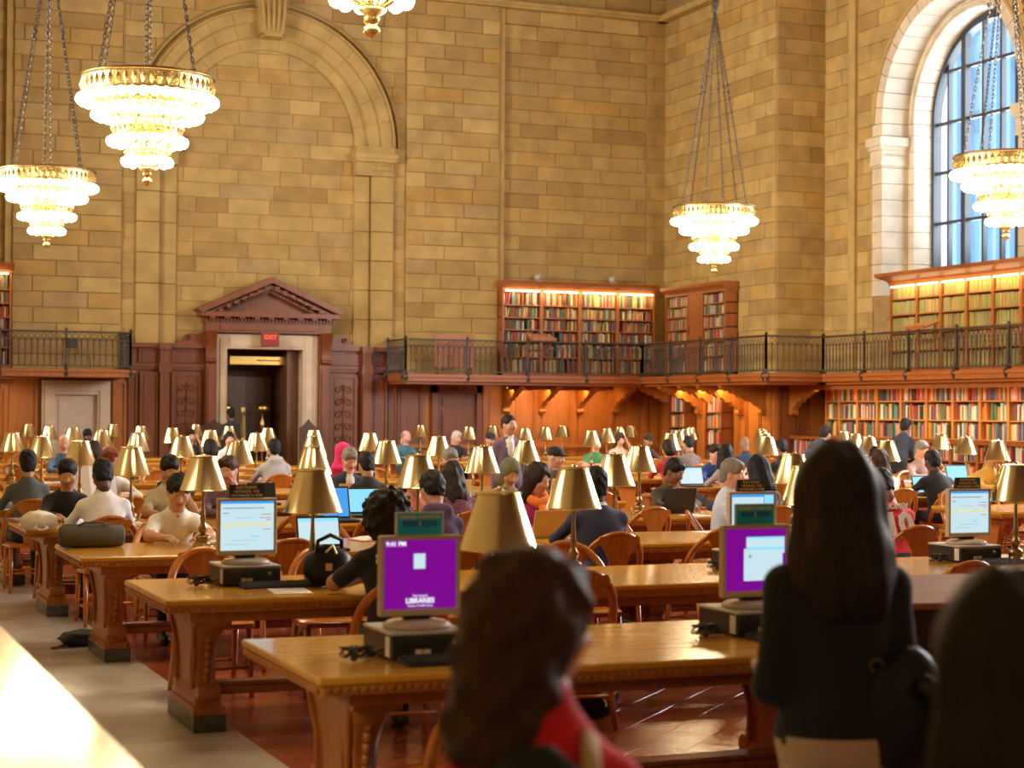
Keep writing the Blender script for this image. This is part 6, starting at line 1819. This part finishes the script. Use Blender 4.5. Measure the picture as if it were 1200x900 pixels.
# book wall side
seat(474, 9, 'F', 'bald man in a teal shirt by the panelled wall', 'bald man in teal', top=(.05, .16, .18), hair='fringe', hcol='grey', skin=4, lean=.2, turn=-.8)
seat(532, 9, 'F', 'white-haired man in a dark suit by the panelled wall', 'white-haired man in a suit', top=(.015, .015, .02), hcol='white', skin=4, lean=.3, turn=-.7)
seat(573, 8, 'F', 'reader in a black hat facing the room', 'black hat', top=(.012, .012, .012), hair='cap', hcol='black', skin=1, lean=.15)
seat(694, 7, 'F', 'reader in a green shirt under a lamp shade', 'green shirt', top=(.05, .24, .08), skin=4, lean=.3, sleeves='short', arms='elbow')
seat(724, 8, 'F', 'reader with folded bare arms by the rear lamps', 'reader with bare arms', top=(.70, .50, .40), skin=0, hair='long', hcol='brown', lean=.2, sleeves='short', arms=('raised', 'elbow'))
seat(755, 8, 'F', 'reader in a plum hat behind the blue-tinted lamp', 'plum hat', top=(.12, .06, .10), hair='cap', hcol='dark', skin=1, lean=.3)
seat(829, 5, 'F', 'man in a royal blue shirt behind a laptop', 'royal blue shirt', top=(.02, .06, .28), skin=4, hcol='dark', lean=.4, nod=.2)
seat(812, 7, 'N', 'reader in a grey tweed jacket seen from behind', 'grey tweed jacket', top=(.20, .15, .13), skin=1, lean=.15, pattern='tweed')
seat(790, 6, 'N', 'reader in a red padded jacket behind a lamp', 'red padded jacket', top=(.40, .02, .025), hair='bob', hcol='dark', lean=.2)
seat(862, 5, 'N', 'woman in a light grey knit top with black hair', 'light grey knit top', top=(.36, .34, .34), hair='long', hcol='black', skin=0, lean=.3, turn=.7, pattern='knit')
seat(877, 7, 'N', 'bald man in a dark blue shirt', 'bald man in dark blue', top=(.02, .04, .07), hair='bald', skin=2, lean=.1)
seat(922, 6, 'N', 'reader in black near the wooden ledge', 'reader in black near the ledge', top=(.015, .015, .015), skin=2, lean=.15)
seat(957, 5, 'F', 'bald ruddy man half hidden by the woman in black', 'bald ruddy man', top=(.05, .05, .07), hair='fringe', hcol='grey', skin=4, lean=.4)
seat(1046, 4, 'N', 'woman in a white top with shoulder-length brown hair', 'white top', top=(.84, .81, .78), hair='long', hcol='brown', skin=0, lean=.35, nod=.3, wide=1.12)
seat(1108, 4, 'N', 'man in a black shirt seen from behind', 'black shirt', top=(.012, .012, .012), skin=3, lean=.35, nod=.3, wide=1.2)
seat(1076, 5, 'F', 'grey-haired man in a pinkish shirt facing the room', 'pinkish shirt', top=(.42, .28, .26), hcol='grey', skin=4, lean=.15, turn=-.3, arms='elbow')
seat(1152, 4, 'F', 'man in a mustard yellow shirt resting head on hand', 'mustard yellow shirt', top=(.62, .38, .08), skin=1, lean=.3, nod=.4, arms=('chin', 'table'))
seat(1018, 4, 'F', 'reader with a bright red sleeve reaching forward', 'bright red sleeve', top=(.60, .02, .02), skin=1, lean=.3, nod=.2, sleeves='short')

# people on their feet
y = 19.95; person(u_at(597, y, 508), y, PI - .15, 'standing woman in a purple cardigan between the tables', top=(.15, .10, .17), pants=(.03, .05, .10), hair='bun', hcol='dark', skin=0, lean=.0, nod=.0, stand=True, arms='down', scale=.975, turn=-.45, accent='shirt')
y = 37.9; person(u_at(272, y, 490), y, 0.3, 'man in a dark jacket standing before the doorway', top=(.03, .035, .04), skin=2, lean=.05, stand=True, arms='down', nod=.1, res=.026)
y = 24.9; person(u_at(1052, y, 510), y, -1.0, 'man in a dark navy jacket stooping over a table', top=(.012, .014, .03), hair='short', hcol='black', skin=2, lean=.55, stand=True, arms='bent', nod=.2, res=.024)
y = 25.6; person(u_at(946, y, 515), y, -1.2, 'reader in a navy coat bending down near the wooden ledge', top=(.015, .02, .06), hcol='dark', skin=1, lean=.9, stand=True, arms='down', nod=.2, res=.026)

# woman in black at the first table
WBx, WBy = 2.655, 4.17
wb_, hc_, Rh_, sc_, up_, fw_ = person(WBx, WBy, -.30, 'standing woman in a black jacket and beige trousers, back turned', top=(.008, .008, .008), pants=(.56, .42, .28), hair='straight', hcol='dark', skin=0, lean=.05, nod=.12, stand=True, arms=('bent', 'down'), scale=.945, wide=1.08, turn=-.1, hsize=1.16, hemoff=.01)
t = empty('shoulder_bag', (WBx + .13, WBy - .11, .80), -.35); tag(t, 'black leather shoulder bag hanging at the hip of the woman in black', 'bag')
m = MB(); blob(m, (0, 0, .14), .17, sc=(.75, .5, 1.0), noise=.05, seed=5); m.build('body', BLACKLEATHER, t, True)
m = MB(); m.tube([(-.10, 0, .26), (-.115, -.005, .45), (-.10, -.02, .62), (-.08, 0, .66), (-.07, .04, .60), (-.06, .02, .27)], .013, 8, flat=.6); m.build('strap', BLACKLEATHER, t, True)
m = MB()
for px_, pz in ((-.08, .27),): m.tube([(px_ + .018 * math.cos(i * PI / 5), -.03, pz + .018 * math.sin(i * PI / 5)) for i in range(10)], .006, 5, closed=True)
m.build('ring', plain('dull_brass', (.12, .10, .06), .4, .9, var=.1), t, True)
m = MB(); m.tube([(.02, -.1, .24), (.08, -.12, .20), (.10, -.1, .12), (.06, -.11, .08)], .028, 8); m.build('gathered_flap', BLACKLEATHER, t, True)

# woman in the red jacket, in front
RWx, RWy = 1.19, 2.77
rw, hc_, Rh_, sc_, up_, fw_ = person(RWx, RWy, -.25, 'woman in a red jacket with wavy dark brown hair, back turned', top=(.78, .010, .012), pants=(.02, .02, .03), hair='waves', hcol='brown', skin=4, lean=.08, nod=.1, turn=1.25, stand=True, arms='down', scale=.862, wide=1.0, hsize=1.12, slump=.06)
m = MB(); blob(m, (-.03, -.11, 1.20), .2, sc=(.60, .28, 1.0), noise=.03, seed=3); m.build('dark_panel', plain('dark_green_cloth', (.02, .022, .014), .85, var=.2, bump=.3), rw, True)
m = MB(); m.tube([(-.02, -.15, 1.0), (.02, -.18, 1.2), (.07, -.13, 1.34), (.085, -.03, 1.395), (.09, .06, 1.34)], .020, 8, flat=.45); m.build('strap', plain('beige_webbing', (.55, .38, .18), .8, var=.1), rw, True)
# dark-haired person at the picture edge
NPx, NPy = 1.50, 1.92
np_, hc_, Rh_, sc_, up_, fw_ = person(NPx, NPy, -.2, 'dark-haired person in a black short-sleeved top at the counter side', top=(.010, .008, .010), pants=(.01, .01, .012), hair='straight', hcol='dark', skin=2, lean=.06, nod=.15, stand=True, arms=('bent', 'down'), sleeves='short', scale=.885, wide=1.0)
t = empty('backpack', (NPx - .24, NPy + .02, .86), .1); tag(t, 'large black backpack held at the side of the dark-haired person', 'bag')
m = MB(); blob(m, (0, .0, .2), .19, sc=(.62, .55, 1.1), noise=.05, seed=12); m.build('body', NAVYCLOTH, t, True)
m = MB(); m.tube([(.06, -.06, .36), (.11, -.08, .42), (.14, -.05, .30), (.12, -.03, .15)], .016, 8, flat=.4); m.build('strap', NAVYCLOTH, t, True)

# extra clothing and marks
def on_back(o, s, size, mat, loc, rot, name='jersey_number', **kw): return text(name, s, size, mat, o, loc, rot, extrude=.012, **kw)
def bp(l, d, off=.118): return (0, math.sin(l) * d - math.cos(l) * off, .535 + math.cos(l) * d + math.sin(l) * off), (PI / 2 - l, 0, 0)
for o in [q for q in COL.objects if q.name.startswith('person')]:
    L = o.get('label', '')
    if 'red sports jersey' in L:
        on_back(o, '10', .26, cloth((.80, .78, .74)), *bp(.38, .30), bold=.010); on_back(o, 'ROONEY', .062, cloth((.80, .78, .74)), *bp(.38, .46, .10), 'jersey_name', bold=.002)
    if 'curly-haired' in L: on_back(o, 'STAFF', .075, WHITE, *bp(.34, .40, .112), 'shirt_print', bold=.003)
    if 'orange scarf' in L:
        m = MB(); m.tube([(-.02, .16, 1.08), (-.07, .15, 1.04), (-.05, .24, 1.0), (.03, .26, .98), (.08, .17, 1.03), (.02, .13, 1.08)], .045, 8, closed=True); m.tube([(.0, .25, 1.0), (-.03, .30, .9), (-.04, .30, .78)], [.05, .06, .055], 8, flat=.4); m.build('scarf', cloth((.85, .20, .02)), o, True)
# newspaper held by the red-haired reader, books and papers before the readers
p = at_y(108, 566, yrow(4) + TD - .1); m = MB()
m.prism([(-.30, 0), (0, -.05), (.30, 0), (.30, .003), (0, -.047), (-.30, .003)], 0, .40, 'Z'); o = m.build('newspaper', WHITE, None, loc=(p.x, p.y, TH + .01)); o.rotation_euler = (-.35, 0, .2); tag(o, 'white newspaper held open by the red-haired reader', 'newspaper')
R = random.Random(5); RED = plain('red_cover', (.35, .05, .03), .5, var=.1)
kinds = 0
for (x, y), who in zip(SEATED, SLAB):
    k = round((y - Y0 - TD / 2) / PITCHR); side = 'N' if y < yrow(k) + TD / 2 else 'F'
    nm = ORD[NROW - 1 - k]
    yy = yrow(k) + (.26 if side == 'N' else TD - .26)
    dx = R.choice((-.42, .42))
    if project(x, y, 1)[2] > 30: continue
    if abs(y - (yrow(2) + TD + .3)) < .02 and x < 3: dx = .34
    near = min([abs(x + dx - q[0]) for q in SEATED if abs(q[1] - y) < .1 and q[0] != x] + [9])
    if near < .33 or not (UL + .2 < x + dx < UL + TL - .2 or URC + .2 < x + dx < URC + TL - .2): continue
    if R.random() < .5: paper(x + dx, yy, TH + .001, R.uniform(-.3, .3), 'loose white sheet on the table beside the ' + who)
    else: open_book(x + dx, yy, R.uniform(-.2, .2), 'open book with red cover on the table beside the ' + who, RED)

# empty chairs pushed in along the tables
R = random.Random(21)
def free(x, y, d=.60): return all((abs(x - a) > .55 or abs(y - b) > .5) for a, b in CHAIRS)
def try_chair(x, y, rz, lab, parts): 
    if free(x, y): chair(x, y, rz, lab, parts)
p = at_z(516, 905, .0)
chair(2.36, 6.02, .12, 'empty bow-back chair drawn out before the first catalogue terminal')
for k in range(NROW):
    for c in (0, 1):
        for i in range(8):
            x = u0c(c) + .55 + .812 * i
            for side in ('N', 'F'):
                if k == 0 and (side == 'N' or i not in (3, 5)): continue
                if k == 1 and side == 'N' and i in (0, 1): continue
                y = yrow(k) - .13 if side == 'N' else yrow(k) + TD + .13
                X, Y, z2 = project(x, y, .7)
                if X < -30 or X > 1230 or z2 > 34: continue
                if R.random() > (.62 if k < 5 else .4): continue
                nm = ORD[NROW - 1 - k]
                y += (-1 if side == 'N' else 1) * R.uniform(0, .22)
                try_chair(x + R.uniform(-.06, .06), y, (0 if side == 'N' else PI) + R.uniform(-.2, .2), 'empty bow-back chair, %s seat, %s side of %s table row, %s' % (ORD[i], 'doorway' if side == 'F' else 'catalogue', nm, 'marble aisle half' if c == 0 else 'book wall half'), k < 6)
